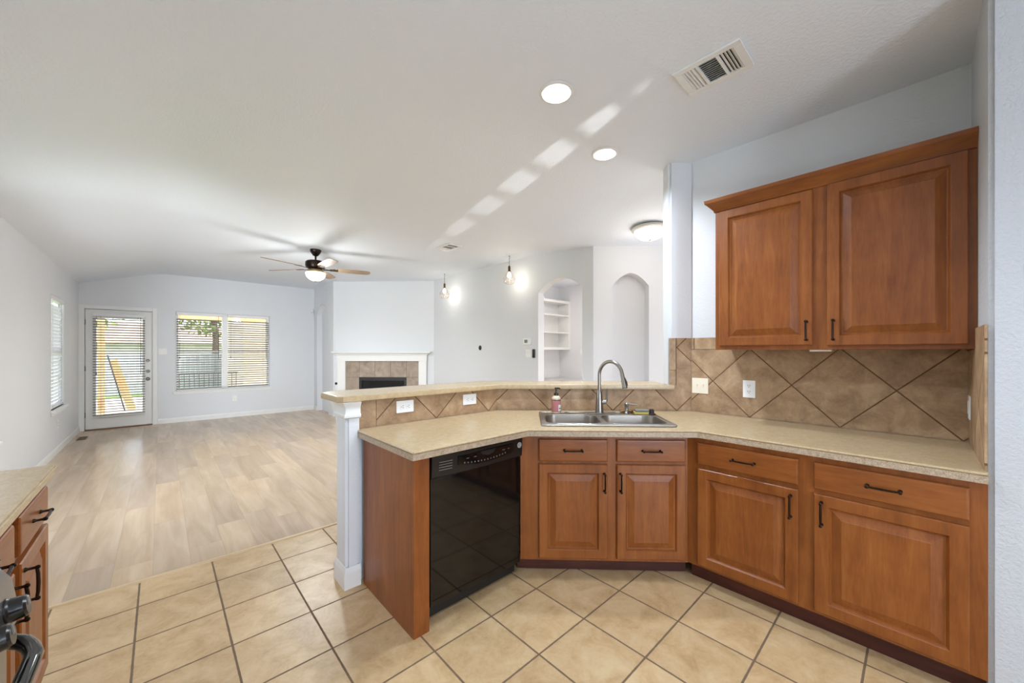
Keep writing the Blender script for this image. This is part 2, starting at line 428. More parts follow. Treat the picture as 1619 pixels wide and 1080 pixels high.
# small wall with arched niche left of the fireplace, and diagonal fireplace wall
a = arch(8.80, 9.61, 2.24, 2.46)
poly = [(8.46, 0), (8.46, ZT), (YF, ZT), (YF, 0), (9.61, 0)] + list(reversed(a)) + [(8.80, 0)]
nm = MB().prism(poly, 2.69, 2.80, 'x'); nm.box(2.80, 2.85, 8.6, YF, 0, ZT)
struct('wall_alcove', nm, M['wall'], 'short grey wall with a slim arched alcove beside the fireplace', 'wall')
FX0, FX1, FZ1 = -3.536, -2.519, .835
fw = MB()
fw.box(-4.105, FX0, 7.906, 8.03, 0, ZT); fw.box(FX1, -1.93, 7.906, 8.03, 0, ZT); fw.box(FX0, FX1, 7.906, 8.03, FZ1, ZT)
fw.box(FX0, FX1, 7.906, 8.03, 0, .12)
struct('wall_fireplace', fw, M['wall'], 'pale diagonal wall above the fireplace', 'wall', mtx=mt)
# right kitchen wall, end of the diagonal half wall, pantry block
struct('wall_right', MB().box(XR, XR + .13, -.3, 1.27, 0, ZT), M['wall'], 'light grey kitchen wall behind the wall cabinet', 'wall')
ew = MB().prism([(1.124, 3.029), (1.30, 3.029), (1.30, 3.172), (1.124, 3.172)], 0, ZT)
bmesh.ops.bevel(ew.bm, geom=[e for e in ew.bm.edges if all(v.co.x < 1.13 for v in e.verts) and abs(e.verts[0].co.z - e.verts[1].co.z) > 1], offset=.02, segments=4, affect='EDGES')
struct('wall_diagonal', ew, M['wall'], 'narrow full-height grey wall end beside the pass-through opening', 'wall', mtx=mt)
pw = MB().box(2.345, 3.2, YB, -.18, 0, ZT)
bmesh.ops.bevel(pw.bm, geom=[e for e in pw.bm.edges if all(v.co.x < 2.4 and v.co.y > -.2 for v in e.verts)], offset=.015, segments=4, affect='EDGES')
struct('wall_pantry', pw, paint('wall_paint_toned_down', (198, 200, 204), .45, 80), 'white textured wall corner at the right edge beside the cabinets', 'wall')  # wall paint toned darker here to offset the strong lamp light
# half wall below the raised bar (peninsula run + diagonal run)
pony = MB().prism([(.79, 2.268), (.872, 2.268), (.872, 2.309), (1.976, 2.309), (2.93, 1.355), (3.02, 1.45), (2.035, 2.435), (.79, 2.435)], 0, 1.08)
bmesh.ops.bevel(pony.bm, geom=[e for e in pony.bm.edges if abs(e.verts[0].co.z - e.verts[1].co.z) > 1 and e.verts[0].co.x < .88 and (e.verts[0].co.x < .8 or e.verts[0].co.y < 2.3)], offset=.016, segments=4, affect='EDGES')
struct('wall_peninsula', pony, M['wall'], 'grey textured half wall and end post carrying the raised bar', 'wall')
# rooms beyond the arch and around the camera
bk = MB(); bk.box(6.87, 7.0, 3.2, 6.0, 0, ZT); bk.box(4.35, 7.0, 5.76, 5.9, 0, ZT)
struct('wall_study', bk, M['wall_bright'], 'pale study walls seen through the arched passage', 'wall')
struct('wall_back', wall_with_holes(XL, 2.4, 0, ZT, [(-.5, 1.25, .25, 2.35)], YB - .13, YB, 'y'), M['wall'], 'light grey breakfast room wall behind the camera', 'wall')
struct('wall_hall', MB().box(3.2, 9, -.45, -.3, 0, ZT), M['wall'], 'grey hall wall behind the kitchen', 'wall')

# baseboards: profile along a straight run
def bboard(name, label, p0, p1, into, h=.095, th=.014, parent=None):
    p0 = Vector((*p0, 0)); p1 = Vector((*p1, 0)); d = Vector((*into, 0)).normalized()
    prof = [(0, 0), (th, 0), (th, h * .72), (th * .75, h * .8), (th * .6, h * .93), (th * .3, h), (0, h)]
    m = MB(); m.rings([[tuple(p + d * a + Vector((0, 0, b))) for a, b in prof] for p in (p0, p1)])
    return struct(name, m, M['white'], label, 'baseboard', parent)
bboard('baseboard_left', 'white baseboard along the left wall', (XL, 2.45), (XL, YF), (1, 0))
bboard('baseboard_far', 'white baseboard under the double window', (-.035, YF), (2.69, YF), (0, -1))
bboard('baseboard_alcove', 'white baseboard of the short alcove wall', (2.69, 9.61), (2.69, YF), (-1, 0))
bboard('baseboard_pendants', 'white baseboard under the thermostat', (4.22, 3.97), (4.22, 6.95), (-1, 0))
pb = MB()
prof = [(0, 0), (.014, 0), (.014, .085), (.010, .095), (.007, .11), (.003, .12), (0, .12)]
pth = [(Vector((.79, 2.435)), Vector((-1, 0))), (Vector((.79, 2.268)), Vector((-1, -1))), (Vector((.872, 2.268)), Vector((0, -1)))]
pb.rings([[(p.x + d.x * a, p.y + d.y * a, b) for a, b in prof] for p, d in pth])
struct('baseboard_post', pb, M['white'], 'white baseboard wrapped round the foot of the half wall post', 'baseboard')
# moulded cap under the bar at the post
cp = MB()
prof = [(0, 0), (.006, .004), (.014, .010), (.014, .022), (.007, .030), (.004, .06), (.010, .075), (.022, .098), (0, .098)]
cp.rings([[(p.x + d.x * a, p.y + d.y * a, .985 + b) for a, b in prof] for p, d in pth])
struct('trim_2', cp, M['white'], 'white moulding round the top of the half wall post', 'trim')

# ------------------------------------------------------------------ door, windows and their blinds
def casing(m, u0, u1, z0, z1, wd, a0, a1, bottom=False, axis='y'):
    def bx(p, q, r_, s_):
        if axis == 'y': m.box(p, q, a0, a1, r_, s_, .004)
        else: m.box(a0, a1, p, q, r_, s_, .004)
    bx(u0 - wd, u0, z0, z1 + wd); bx(u1, u1 + wd, z0, z1 + wd); bx(u0, u1, z1, z1 + wd)
    if bottom: bx(u0 - wd, u1 + wd, z0 - wd, z0)

dr = thing('door_1', 'white patio door with full glass pane and open blind', 'door', (0, 0, 0)); dr['kind'] = 'structure'
m = MB(); casing(m, -.965, -.11, 0, 2.13, .068, YF - .018, YF - .001)
m.box(-.975, -.965, YF, YF + .13, 0, 2.14); m.box(-.11, -.10, YF, YF + .13, 0, 2.14); m.box(-.965, -.11, YF, YF + .13, 2.13, 2.14)
m.box(-.965, -.940, YF + .058, YF + .10, 0, 2.13); m.box(-.135, -.11, YF + .058, YF + .10, 0, 2.13); m.box(-.94, -.135, YF + .058, YF + .10, 2.105, 2.13); m.box(-.94, -.135, YF + .058, YF + .10, .018, .03)
m.build('door_frame', M['white'], dr)
M['agednickel'] = plain('aged_nickel', (118, 113, 106), .42, 1.0, vary=.03)
m = MB(); y0, y1 = YF + .012, YF + .056
m.box(-.955, -.835, y0, y1, .02, 2.12); m.box(-.24, -.115, y0, y1, .02, 2.12); m.box(-.835, -.24, y0, y1, .02, .25); m.box(-.835, -.24, y0, y1, 1.98, 2.12)
m.box(-.85, -.225, y0 - .008, y0, .235, .262, .003); m.box(-.85, -.225, y0 - .008, y0, 1.97, 1.995, .003)
m.box(-.855, -.83, y0 - .008, y0, .262, 1.97, .003); m.box(-.245, -.222, y0 - .008, y0, .262, 1.97, .003)
m.build('door_leaf', M['white'], dr)
MB().box(-.835, -.24, YF + .03, YF + .038, .25, 1.98).build('glass_pane', M['glass'], dr)
MB().box(-.965, -.11, YF - .02, YF + .13, 0, .018, .003).build('threshold', plain('bronze_threshold', (120, 86, 56), .5), dr)
for z in (1.893, 1.083, .272):
    MB().lathe([(.008, -.045), (.008, .045)], 10, (-.962, YF - .004, z)).build('hinge', M['agednickel'], dr)
kn = MB().lathe([(.032, 0), (.032, -.008), (.012, -.012), (.012, -.03), (.026, -.042), (.029, -.055), (.02, -.066), (.0, -.068)], 20, (-.172, y0, .868), 'y'); kn.build('door_knob', M['agednickel'], dr)
MB().lathe([(.03, 0), (.03, -.010), (.024, -.016), (0, -.016)], 20, (-.172, y0, 1.011), 'y').box(-.176, -.168, y0 - .03, y0 - .016, .995, 1.027, .002).build('deadbolt', M['agednickel'], dr)
MB().lathe([(.027, 0), (.027, -.010), (.021, -.016), (0, -.016)], 20, (-.172, y0, 1.212), 'y').build('deadbolt', M['agednickel'], dr)

def window(name, label, u0, u1, z0, z1, wall, depth, axis, mull, rail, sill=True):
    w = thing(name, label, 'window'); w['kind'] = 'structure'
    s = 1 if axis == 'y' else -1
    def bx(m, ua, ub, a, b, za, zb, bev=.003):
        lo, hi = sorted((wall + s * a, wall + s * b))
        if axis == 'y': m.box(ua, ub, lo, hi, za, zb, bev)
        else: m.box(lo, hi, ua, ub, za, zb, bev)
    m = MB(); f = .045
    bx(m, u0, u0 + f, .05, .12, z0, z1); bx(m, u1 - f, u1, .05, .12, z0, z1); bx(m, u0 + f, u1 - f, .05, .12, z1 - f, z1); bx(m, u0 + f, u1 - f, .05, .12, z0, z0 + f)
    for mu in mull: bx(m, mu - .045, mu + .045, .002, .12, z0 + f, z1 - f)
    m.build('window_frame', M['white'], w)
    edges = [u0 + f] + [v for mu in mull for v in (mu - .045, mu + .045)] + [u1 - f]
    for a, b in zip(edges[::2], edges[1::2]):
        m = MB(); bx(m, a, b, .062, .10, rail - .022, rail + .022); m.build('meeting_rail', M['white'], w)
        m = MB(); bx(m, a, b, .088, .093, z0 + f, rail - .022, 0); m.build('glass_pane', M['glass'], w)
        m = MB(); bx(m, a, b, .104, .109, rail + .022, z1 - f, 0); m.build('glass_pane', M['glass'], w)
    if sill:
        m = MB(); bx(m, u0 - .045, u1 + .03, -.045, .05, z0 - .026, z0, .005); bx(m, u0 - .03, u1 + .015, -.016, -.001, z0 - .07, z0 - .026, .004)
        m.build('window_sill', M['white'], w)
    return w
window('window_1', 'double window with white frame and open blinds in the end wall', *WIN, YF, .13, 'y', [.985], 1.39)
window('window_2', 'narrow left wall window with bright closed blind', *LW, XL, .13, 'x', [], 1.39)

window('added_window_nook', 'wide unseen nook window added in the left wall to admit fill light', *NW, XL, .13, 'x', [4.1], 1.39)  # window added out of view for the living room fill lamp

def blind(label, u0, u1, z0, z1, pos, axis, tilt, sgn, pitch=.047, mat='slat', group=None, ladder=(.15, .85), valance=.06, slat_d=.05, cords=True):
    """horizontal slat blind; pos = coordinate of the slat centre line, sgn = room side"""
    um = (u0 + u1) / 2
    loc = (um, pos, z0) if axis == 'y' else (pos, um, z0)
    rz = 0 if axis == 'y' else R(90)
    b = thing('window_blind', label, 'blind', loc, rz, group)
    s = sgn if axis == 'y' else -sgn      # local y towards the room
    hw = (u1 - u0) / 2; h = z1 - z0
    lo, hi = sorted((s * -.03, s * .032))
    MB().box(-hw, hw, lo, hi, h - valance, h, .004).build('headrail', M['white'], b)
    m = MB(); n = int((h - valance - .03) / pitch)
    for i in range(n):
        z = .035 + i * pitch
        c, sn = math.cos(tilt) * slat_d / 2, math.sin(tilt) * slat_d / 2
        t_ = .002
        m.rings([[(x, -c, z - s * sn - t_), (x, c, z + s * sn - t_), (x, c, z + s * sn + t_), (x, 0, z + t_ + .0016), (x, -c, z - s * sn + t_)] for x in (-hw + .006, hw - .006)])
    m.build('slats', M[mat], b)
    MB().box(-hw + .004, hw - .004, -.024, .024, 0, .018, .004).build('bottom_rail', M['white'], b)
    for f in ladder:
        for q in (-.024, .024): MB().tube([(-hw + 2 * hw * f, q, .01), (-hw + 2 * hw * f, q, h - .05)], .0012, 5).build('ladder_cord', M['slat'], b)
    if cords:
        yy = s * .034
        MB().tube([(-hw + .05, yy, h - .05), (-hw + .05, yy, h * .42)], .002, 6).lathe([(.004, .03), (.009, .0), (.004, -.012)], 8, (-hw + .05, yy, h * .42 - .01)).build('pull_cord', M['cord'], b)
        MB().tube([(hw - .06, yy, h - .05), (hw - .06, yy, h * .40)], .0035, 6).build('tilt_wand', M['cord'], b)
    return b
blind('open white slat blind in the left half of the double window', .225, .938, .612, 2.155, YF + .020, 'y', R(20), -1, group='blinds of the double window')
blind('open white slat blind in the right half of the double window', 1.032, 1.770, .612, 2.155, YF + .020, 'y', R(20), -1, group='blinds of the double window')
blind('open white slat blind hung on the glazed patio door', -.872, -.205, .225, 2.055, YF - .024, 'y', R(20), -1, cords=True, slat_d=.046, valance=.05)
blind('closed bright white slat blind in the narrow left wall window', 7.615, 8.465, .625, 2.12, XL - .03, 'x', R(62), 1, mat='slat_side', cords=False)
# unseen window added behind the camera to let fill light in
window('added_window_back', 'wide white framed window added unseen behind the camera for fill light', -.5, 1.25, .25, 2.35, YB, .13, 'y', [.375], 1.3, sill=False).location = (0, -.13, 0)

blind('unseen slat blind added behind the camera to stripe the ceiling light', -.455, 1.205, .30, 2.30, YB - .06, 'y', 0.0, 1, cords=False, slat_d=.035)  # blind added out of view to cut the spot into streaks

# ------------------------------------------------------------------ cabinets
DOORSTEPS = [(0, -.016), (.004, -.020), (.052, -.020), (.055, -.0175), (.061, -.0065), (.067, -.0055), (.099, -.0165), (.103, -.0190)]
DRAWSTEPS = [(0, -.014), (.003, -.0175), (.010, -.020)]
def pull(parent, x, z, vertical, L=.105):
    m = MB(); h = L / 2
    a, b = ((x, z - h), (x, z + h)) if vertical else ((x - h, z), (x + h, z))
    y0, y1 = -.020, -.046
    k = .012
    def off(p, q): return (p[0], p[1] + q) if vertical else (p[0] + q, p[1])
    for p in (a, b):
        m.lathe([(.0075, y0), (.0075, y0 - .003), (.0045, y0 - .008), (.0045, y1 + .004), (.0068, y1), (.0068, y1 - .006), (.003, y1 - .009)], 12, (p[0], 0, p[1]), 'y')
    e0, e1 = off(a, -k * .2), off(b, k * .2)
    mid = off(a, h)
    m.tube([(e0[0], y1, e0[1]), (off(a, h * .4)[0], y1 - .003, off(a, h * .4)[1]), (mid[0], y1 - .004, mid[1]), (off(b, -h * .4)[0], y1 - .003, off(b, -h * .4)[1]), (e1[0], y1, e1[1])], [.0042, .0048, .0052, .0048, .0042], 8)
    return m.build('handle', M['bronze'], parent)
def door(root, x0, x1, z0, z1, hx, hz, fr=0.0):
    d = MB().panel(x0, x1, z0, z1, 0, [(i, y + fr) for i, y in DOORSTEPS]).build('door', M['wood'], root, 25)
    pull(d, hx, hz, True); return d
def drawer(root, x0, x1, z0, z1):
    d = MB().panel(x0, x1, z0, z1, 0, DRAWSTEPS).build('drawer', M['wood_h'], root, 25)
    pull(d, (x0 + x1) / 2, (z0 + z1) / 2 + .002, False); return d

CT = .872       # underside of the worktop
# sink base: local x along e1, y back along e2, face at y=0
sb = thing('sink_base_cabinet', 'corner base cabinet with two drawer fronts and two doors below the sink', 'cabinet', D(0, 2.345), RZ45)
m = MB()
m.prism([(-.035, .0), (.985, .0), (.985, .02), (-.035, .02)], .095, CT, 'z')
for xa, xb in ((0, .018), (.967, .985)): m.box(xa, xb, .02, .5, .095, CT)
m.box(.018, .967, .02, .5, .095, .113)
m.build('body', M['wood'], sb)
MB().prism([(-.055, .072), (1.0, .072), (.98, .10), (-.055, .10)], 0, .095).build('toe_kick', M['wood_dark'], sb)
drawer(sb, .078, .496, .708, .842); drawer(sb, .553, .965, .708, .842)
door(sb, .078, .496, .115, .690, .476, .583); door(sb, .553, .965, .115, .690, .573, .583)

# right run: local x along -Y, y along +X ; face at world x=2.35
rb = thing('base_cabinet', 'wide base cabinet with two drawers and two doors beside the pantry wall', 'cabinet', (2.352, .963, 0), R(-90))
MB().box(.0, 1.142, 0, .69, .10, CT).build('body', M['wood'], rb)
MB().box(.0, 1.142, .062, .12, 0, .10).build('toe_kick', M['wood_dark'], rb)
for (x0, x1) in ((.063, .548), (.610, 1.096)):
    drawer(rb, x0, x1, .712, .840)
    hx = x1 - .03 if x0 < .3 else x0 + .03
    door(rb, x0, x1, .118, .688, hx, .60)

# wall cabinet
wc = thing('wall_cabinet', 'upper wooden wall cabinet with two raised panel doors and crown', 'cabinet', (2.742, .938, 0), R(-90))
MB().box(0, 1.117, 0, .318, 1.392, 2.335).build('body', M['wood'], wc)
door(wc, .028, .520, 1.418, 2.308, .494, 1.50); door(wc, .584, 1.090, 1.414, 2.312, .612, 1.50)
m = MB(); prof = [(0, 0), (-.008, .004), (-.010, .014), (-.024, .030), (-.040, .050), (-.052, .058), (-.055, .080), (0, .080)]
m.rings([[(X0 + (a_ if k < 2 else 0), Y0 + (a_ if k > 0 else 0), 2.312 + b) for a_, b in prof]
         for k, X0, Y0 in ((0, 0, .318), (1, 0, 0), (2, 1.117, 0))])
m.build('crown_moulding', M['wood_h'], wc)
MB().box(.50, .60, .02, .10, 1.380, 1.3915, .004).build('puck_light', M['almond'], wc)

# peninsula: end panel, dishwasher
ep = thing('cabinet_end_panel', 'tall plain wooden end panel beside the dishwasher', 'cabinet panel', (.886, 1.645, 0))
MB().box(0, .018, .02, .602, 0, CT).build('side_panel', M['wood'], ep)
MB().box(0, .086, 0, .0199, 0, CT, .002).build('face_stile', M['wood'], ep)

dw = thing('dishwasher', 'glossy black built-in dishwasher under the peninsula worktop', 'dishwasher', (.992, 1.676, 0))
MB().box(.0, .635, .03, .56, .10, .865).build('tub', M['blackmat'], dw)
MB().box(.004, .631, 0, .0299, .085, .735, .004).build('door', M['black'], dw)
MB().box(.01, .625, .045, .075, .012, .085).build('toe_kick', M['blackmat'], dw)
# bowed control panel
m = MB(); n = 24; lo, hi = [], []
def bow(x): return -.012 - .020 * (1 - ((x - .3175) / .3175) ** 2)
ring = []
pts = [.002 + .631 * i / n for i in range(n + 1)]
loops = [[(x, .0299, .735) for x in pts] + [(x, .0299, .862) for x in reversed(pts)],
         [(x, bow(x) * .25, .735 ) for x in pts] + [(x, bow(x) * .7, .862) for x in reversed(pts)],
         [(x, bow(x) * .8 - .004, .745) for x in pts] + [(x, bow(x) - .006, .852) for x in reversed(pts)]]
m.rings(loops); cpn = m.build('control_panel', M['blackpl'], dw, 40)
def on_panel(x, z, d=.0015):
    f_ = (z - .745) / (.852 - .745); return bow(x) * (.8 + .2 * f_) - .004 - .002 * f_ - d
m = MB()
for i in range(4):
    z = .778 + i * .0135
    m.tube([(x, on_panel(x, z), z) for x in (.040, .08, .115)], .0024, 6)
m.build('vent_slots', M['greyline'], cpn)
m = MB(); q = []
for i in range(13):
    x = .150 + .40 * i / 12; q.append((x, .768 + .018 * ((i - 6) / 6) ** 2))
for i in range(13):
    x = .55 - .40 * i / 12; q.append((x, .832))
m.rings([[(x, on_panel(x, z, .0006), z) for x, z in q], [(x, on_panel(x, z, .003), z) for x, z in q]]); m.build('keypad', M['black'], cpn)
m = MB()
for i in range(14):
    x = .19 + .29 * i / 13; z = .781 + .010 * ((i - 6.5) / 6.5) ** 2
    m.lathe([(.0038, on_panel(x, z, .0032)), (.0038, on_panel(x, z, .0045))], 10, (x, 0, z), 'y')
m.build('buttons', M['greyline'], cpn)
for x, l in ((.2, .018), (.25, .016), (.455, .02), (.50, .012)):
    MB().box(x, x + l, on_panel(x, .812, .0045), on_panel(x, .812, .0030), .810, .813).build('printed_mark', M['greyline'], cpn)
m = MB(); q = [(.292 + .11 * i / 10, .832 - .026 * math.sin(math.pi * i / 10) ** .5) for i in range(11)]
m.rings([[(x, on_panel(x, z, .003), z) for x, z in q], [(x, on_panel(x, z, .0044), z) for x, z in q]]); m.build('pocket_handle', M['blackmat'], cpn)
m = MB().lathe([(.0165, on_panel(.603, .812, -.002)), (.0165, on_panel(.603, .812, .003)), (.014, on_panel(.603, .812, .0042)), (.001, on_panel(.603, .812, .0042))], 24, (.606, 0, .812), 'y')
bd = m.build('badge', plain('silver_badge', (206, 204, 200), .35, .2), cpn)
yb_ = on_panel(.603, .812, .005)
m = MB().lathe([(.0118, yb_), (.0118, yb_ - .001), (.0098, yb_ - .001), (.0098, yb_)], 24, (.606, 0, .812), 'y', close=True)
m.tube([(.601, yb_ - .0005, .817), (.598, yb_ - .0005, .812), (.601, yb_ - .0005, .807), (.604, yb_ - .0005, .812), (.608, yb_ - .0005, .817), (.613, yb_ - .0005, .813), (.608, yb_ - .0005, .811), (.612, yb_ - .0005, .807)], .0011, 6)
m.build('monogram', M['blackmat'], bd)

# worktop with sink cut-outs built as a frame of prisms around the bowls
SX0, SX1, SY0, SY1 = .095, .940, 2.362, 2.885        # sink outline in e1,e2
wt = thing('worktop', 'beige laminate worktop running from the peninsula round to the pantry wall', 'worktop', (0, 0, 0))
e2f, e2b = 3.215 / S2, 4.262 / S2
def to2(e1, e2): v = D(e1, e2); return (v.x, v.y)
cF1 = ((3.215 - 1.60), 1.60); cF2 = (2.322, 3.215 - 2.322)
m = MB()
z0, z1 = CT, .914
def fr(poly): m.prism(poly, z0, z1)
pA = cF1; pB = (4.262 - 2.295, 2.295)
pC = cF2; pD = (3.044, 4.262 - 3.044)
hx0, hx1, hy0, hy1 = SX0 + .02, SX1 - .02, SY0 + .02, SY1 - .02
iA, iB, iC, iD = to2(hx0, hy0), to2(hx0, hy1), to2(hx1, hy1), to2(hx1, hy0)
top = MB()
outline = [(.86, 1.60), pA, pC, (2.322, -.178), (3.044, -.178), pD, pB, (.872, 2.295), (.872, 2.264), (.86, 2.264)]
# planar mesh with a hole: stitch four convex-ish patches round the opening
def patch(bm_, pts, z): return [bm_.verts.new((p[0], p[1], z)) for p in pts]
def plate(pts_list):
    for pts in pts_list: m.prism(pts, z0, z1)
plate([[(.86, 1.60), pA, iA, iB, pB, (.872, 2.295), (.872, 2.264), (.86, 2.264)],
       [pA, pC, iD, iA], [iB, iC, pD, pB], [pC, (2.322, -.178), (3.044, -.178), pD, iC, iD]])
bmesh.ops.remove_doubles(m.bm, verts=m.bm.verts, dist=.0002)
dup = {}
for f in m.bm.faces: dup.setdefault(tuple(sorted(v.index for v in f.verts)) if False else tuple(round(v, 4) for v in f.calc_center_median()), []).append(f)
bmesh.ops.delete(m.bm, geom=[f for fs in dup.values() if len(fs) > 1 for f in fs], context='FACES')
bmesh.ops.recalc_face_normals(m.bm, faces=m.bm.faces)
m.build('slab', M['counter'], wt)
eb = MB(); base = [(.8595, 2.262), (.8595, 1.5995), (cF1[0] - .0002, 1.5995), (2.3215, cF2[1] - .0002), (2.3215, -.178)]
offp = [(.8555, 2.262), (.8555, 1.5955), (cF1[0] - .0018, 1.5955), (2.3175, cF2[1] - .0018), (2.3175, -.178)]
eb.rings([[(*b_, CT), (*o2, CT), (*o2, .9015), (*b_, .9015)] for b_, o2 in zip(base, offp)])
t = NT('speckled_edge_band'); c = t.coords(); n = t.math('ADD', t.math('MULTIPLY', t.noise(c, 320, 2), .7), t.math('MULTIPLY', t.noise(c, 50, 3), .3))
t.set(t.ramp(n, [(.35, lin((138, 118, 96))), (.5, lin((176, 156, 132))), (.65, lin((200, 182, 158)))]), .35); M['edge'] = t.m
eb.build('edge_band', M['edge'], wt)
# raised line of the laminate edge band
m = MB(); path = [(.859, 2.262), (.859, 1.599), (cF1[0] - .0005, 1.599), (2.321, cF2[1] - .0005), (2.321, -.176)]
for (a_, b_) in zip(path, path[1:]):
    m.tube([(*a_, .9082), (*b_, .9082)], .0058, 8)
# edge bands sit on the front of the slab
m.build('edge_bead', M['counter'], wt)

# ------------------------------------------------------------------ raised bar
bt = thing('bar_top', 'beige laminate raised bar top above the peninsula backsplash', 'bar', (0, 0, 0))
f0, bz0, bz1 = 2.262, 1.083, 1.121
sF = 4.215; sB = sF + .36 * S2
yB_ = f0 + .37
poly = [(.772, f0), (sF - f0, f0), (2.975, sF - 2.975), (2.975 + .13, sB - 2.975 - .13), (sB - yB_, yB_), (.82, yB_), (.742, yB_ - .09), (.742, f0 + .03)]
poly = [(.772, f0), (sF - f0, f0)] + [to2(1.148, sF / S2), to2(1.148, sF / S2 + .035)] + [to2(1.1225, sF / S2 + .036), to2(1.1225, sB / S2)] + [(sB - yB_, yB_), (.80, yB_), (.742, yB_ - .06), (.742, f0 + .03)]
MB().prism(poly, bz0, bz1, 'z', .008).build('slab', M['counter'], bt)
cb_ = thing('corbel', 'white bracket under the bar overhang behind the post', 'bracket', (.80, 2.436, .91))
prof = [(0, .172), (.15, .172), (.15, .145), (.12, .13), (.10, .105), (.07, .075), (.05, .06), (.035, .03), (.02, .01), (0, 0)]
MB().prism([(a_, b_) for a_, b_ in prof], .0, .07, 'x', .004).build('bracket_body', M['white'], cb_)

# ------------------------------------------------------------------ tile backsplash, one piece per wall plane
def bs_mat(name, u0, v0, pitch=.344): return tile_mat(name, pitch, True, BSC, (104, 76, 50), .0065, u0, v0, 'xz', .5, 8)
TH = .008
o = MB().box(0, 1.972 - .873, 0, TH, 0, 1.0825 - .9145).build('tile_backsplash', bs_mat('diamond_tile_peninsula', 1.414 - .873, 0, .332))
MB().box(0.0005, .112, -.0018, -.0003, 0, .168).build('border_tiles', tile_mat('border_tile_end', 2, False, BSC, (104, 76, 50), .0065, .1115, 1.0, 'xz', .5, 8), o)
o.location = (.873, 2.2995, .9145); tag(o, 'low beige diamond tile strip with two outlets under the raised bar', 'backsplash')
o = MB().prism([(-.2325, 0), (1.2945, 0), (1.2945, .571), (1.126, .571), (1.126, .168), (-.2325, .168)], 0, TH, 'y').build('tile_backsplash', bs_mat('diamond_tile_sink', .187, 0, .352))
o.location = D(0, 4.272 / S2, .9145); o.rotation_euler = (0, 0, RZ45); tag(o, 'beige diamond tile strip behind the sink faucet, rising at its right end', 'backsplash')
bs2 = o
BR = tile_mat('border_tile_row', .30, False, BSC, (104, 76, 50), .0065, .02, .0, 'xz', .5, 8, py=2.0)
MB().box(1.1265, 1.178, -.004, -.0003, .20, .571).build('border_tiles', tile_mat('border_tile_column', 2, False, BSC, (104, 76, 50), .0065, 1.1765, .32, 'xz', .5, 8, py=1), o)
o = MB().box(0, 1.392, 0, TH, 0, .48).build('tile_backsplash', bs_mat('diamond_tile_right', 1.2195 - .82, 0))
o.location = (3.052, 1.2195, .9145); o.rotation_euler = (0, 0, R(-90)); tag(o, 'tall beige diamond tile backsplash under the wall cabinet', 'backsplash')
MB().box(0, .277, .0, TH, .484, .571).build('border_tiles', BR, o)
o = MB().prism([(0, 0), (.70, 0), (.70, .571), (.338, .571), (.338, .474), (0, .474)], 0, TH, 'y').build('tile_backsplash', bs_mat('diamond_tile_side', .24, 0))
o.location = (3.05, -.1705, .9145); o.rotation_euler = (0, 0, R(180)); tag(o, 'narrow beige tile return on the pantry wall above the worktop end', 'backsplash')

# ------------------------------------------------------------------ sink, faucet and things on the sink
def rrect(x0, x1, y0, y1, r, z, n=6):
    pts = []
    for cx, cy_, a0 in ((x1 - r, y1 - r, 0), (x0 + r, y1 - r, 90), (x0 + r, y0 + r, 180), (x1 - r, y0 + r, 270)):
        for i in range(n + 1):
            a_ = R(a0 + 90 * i / n); pts.append((cx + r * math.cos(a_), cy_ + r * math.sin(a_), z))
    return pts
sk = thing('kitchen_sink', 'stainless steel double bowl drop-in sink', 'sink', D(0, 0, .9145), RZ45)
m = MB()
bowls = [(.128, .490, 2.405, 2.745), (.520, .905, 2.405, 2.745)]
rim = .008
# deck: outer lip, then plates around bowls
def deckbox(x0, x1, y0, y1): m.box(x0, x1, y0, y1, .0008, rim)
deckbox(SX0 + .006, .128, SY0 + .006, SY1 - .006); deckbox(.905, SX1 - .006, SY0 + .006, SY1 - .006); deckbox(.490, .520, 2.405, 2.745)
deckbox(.128, .905, SY0 + .006, 2.405); deckbox(.128, .905, 2.745, SY1 - .006)
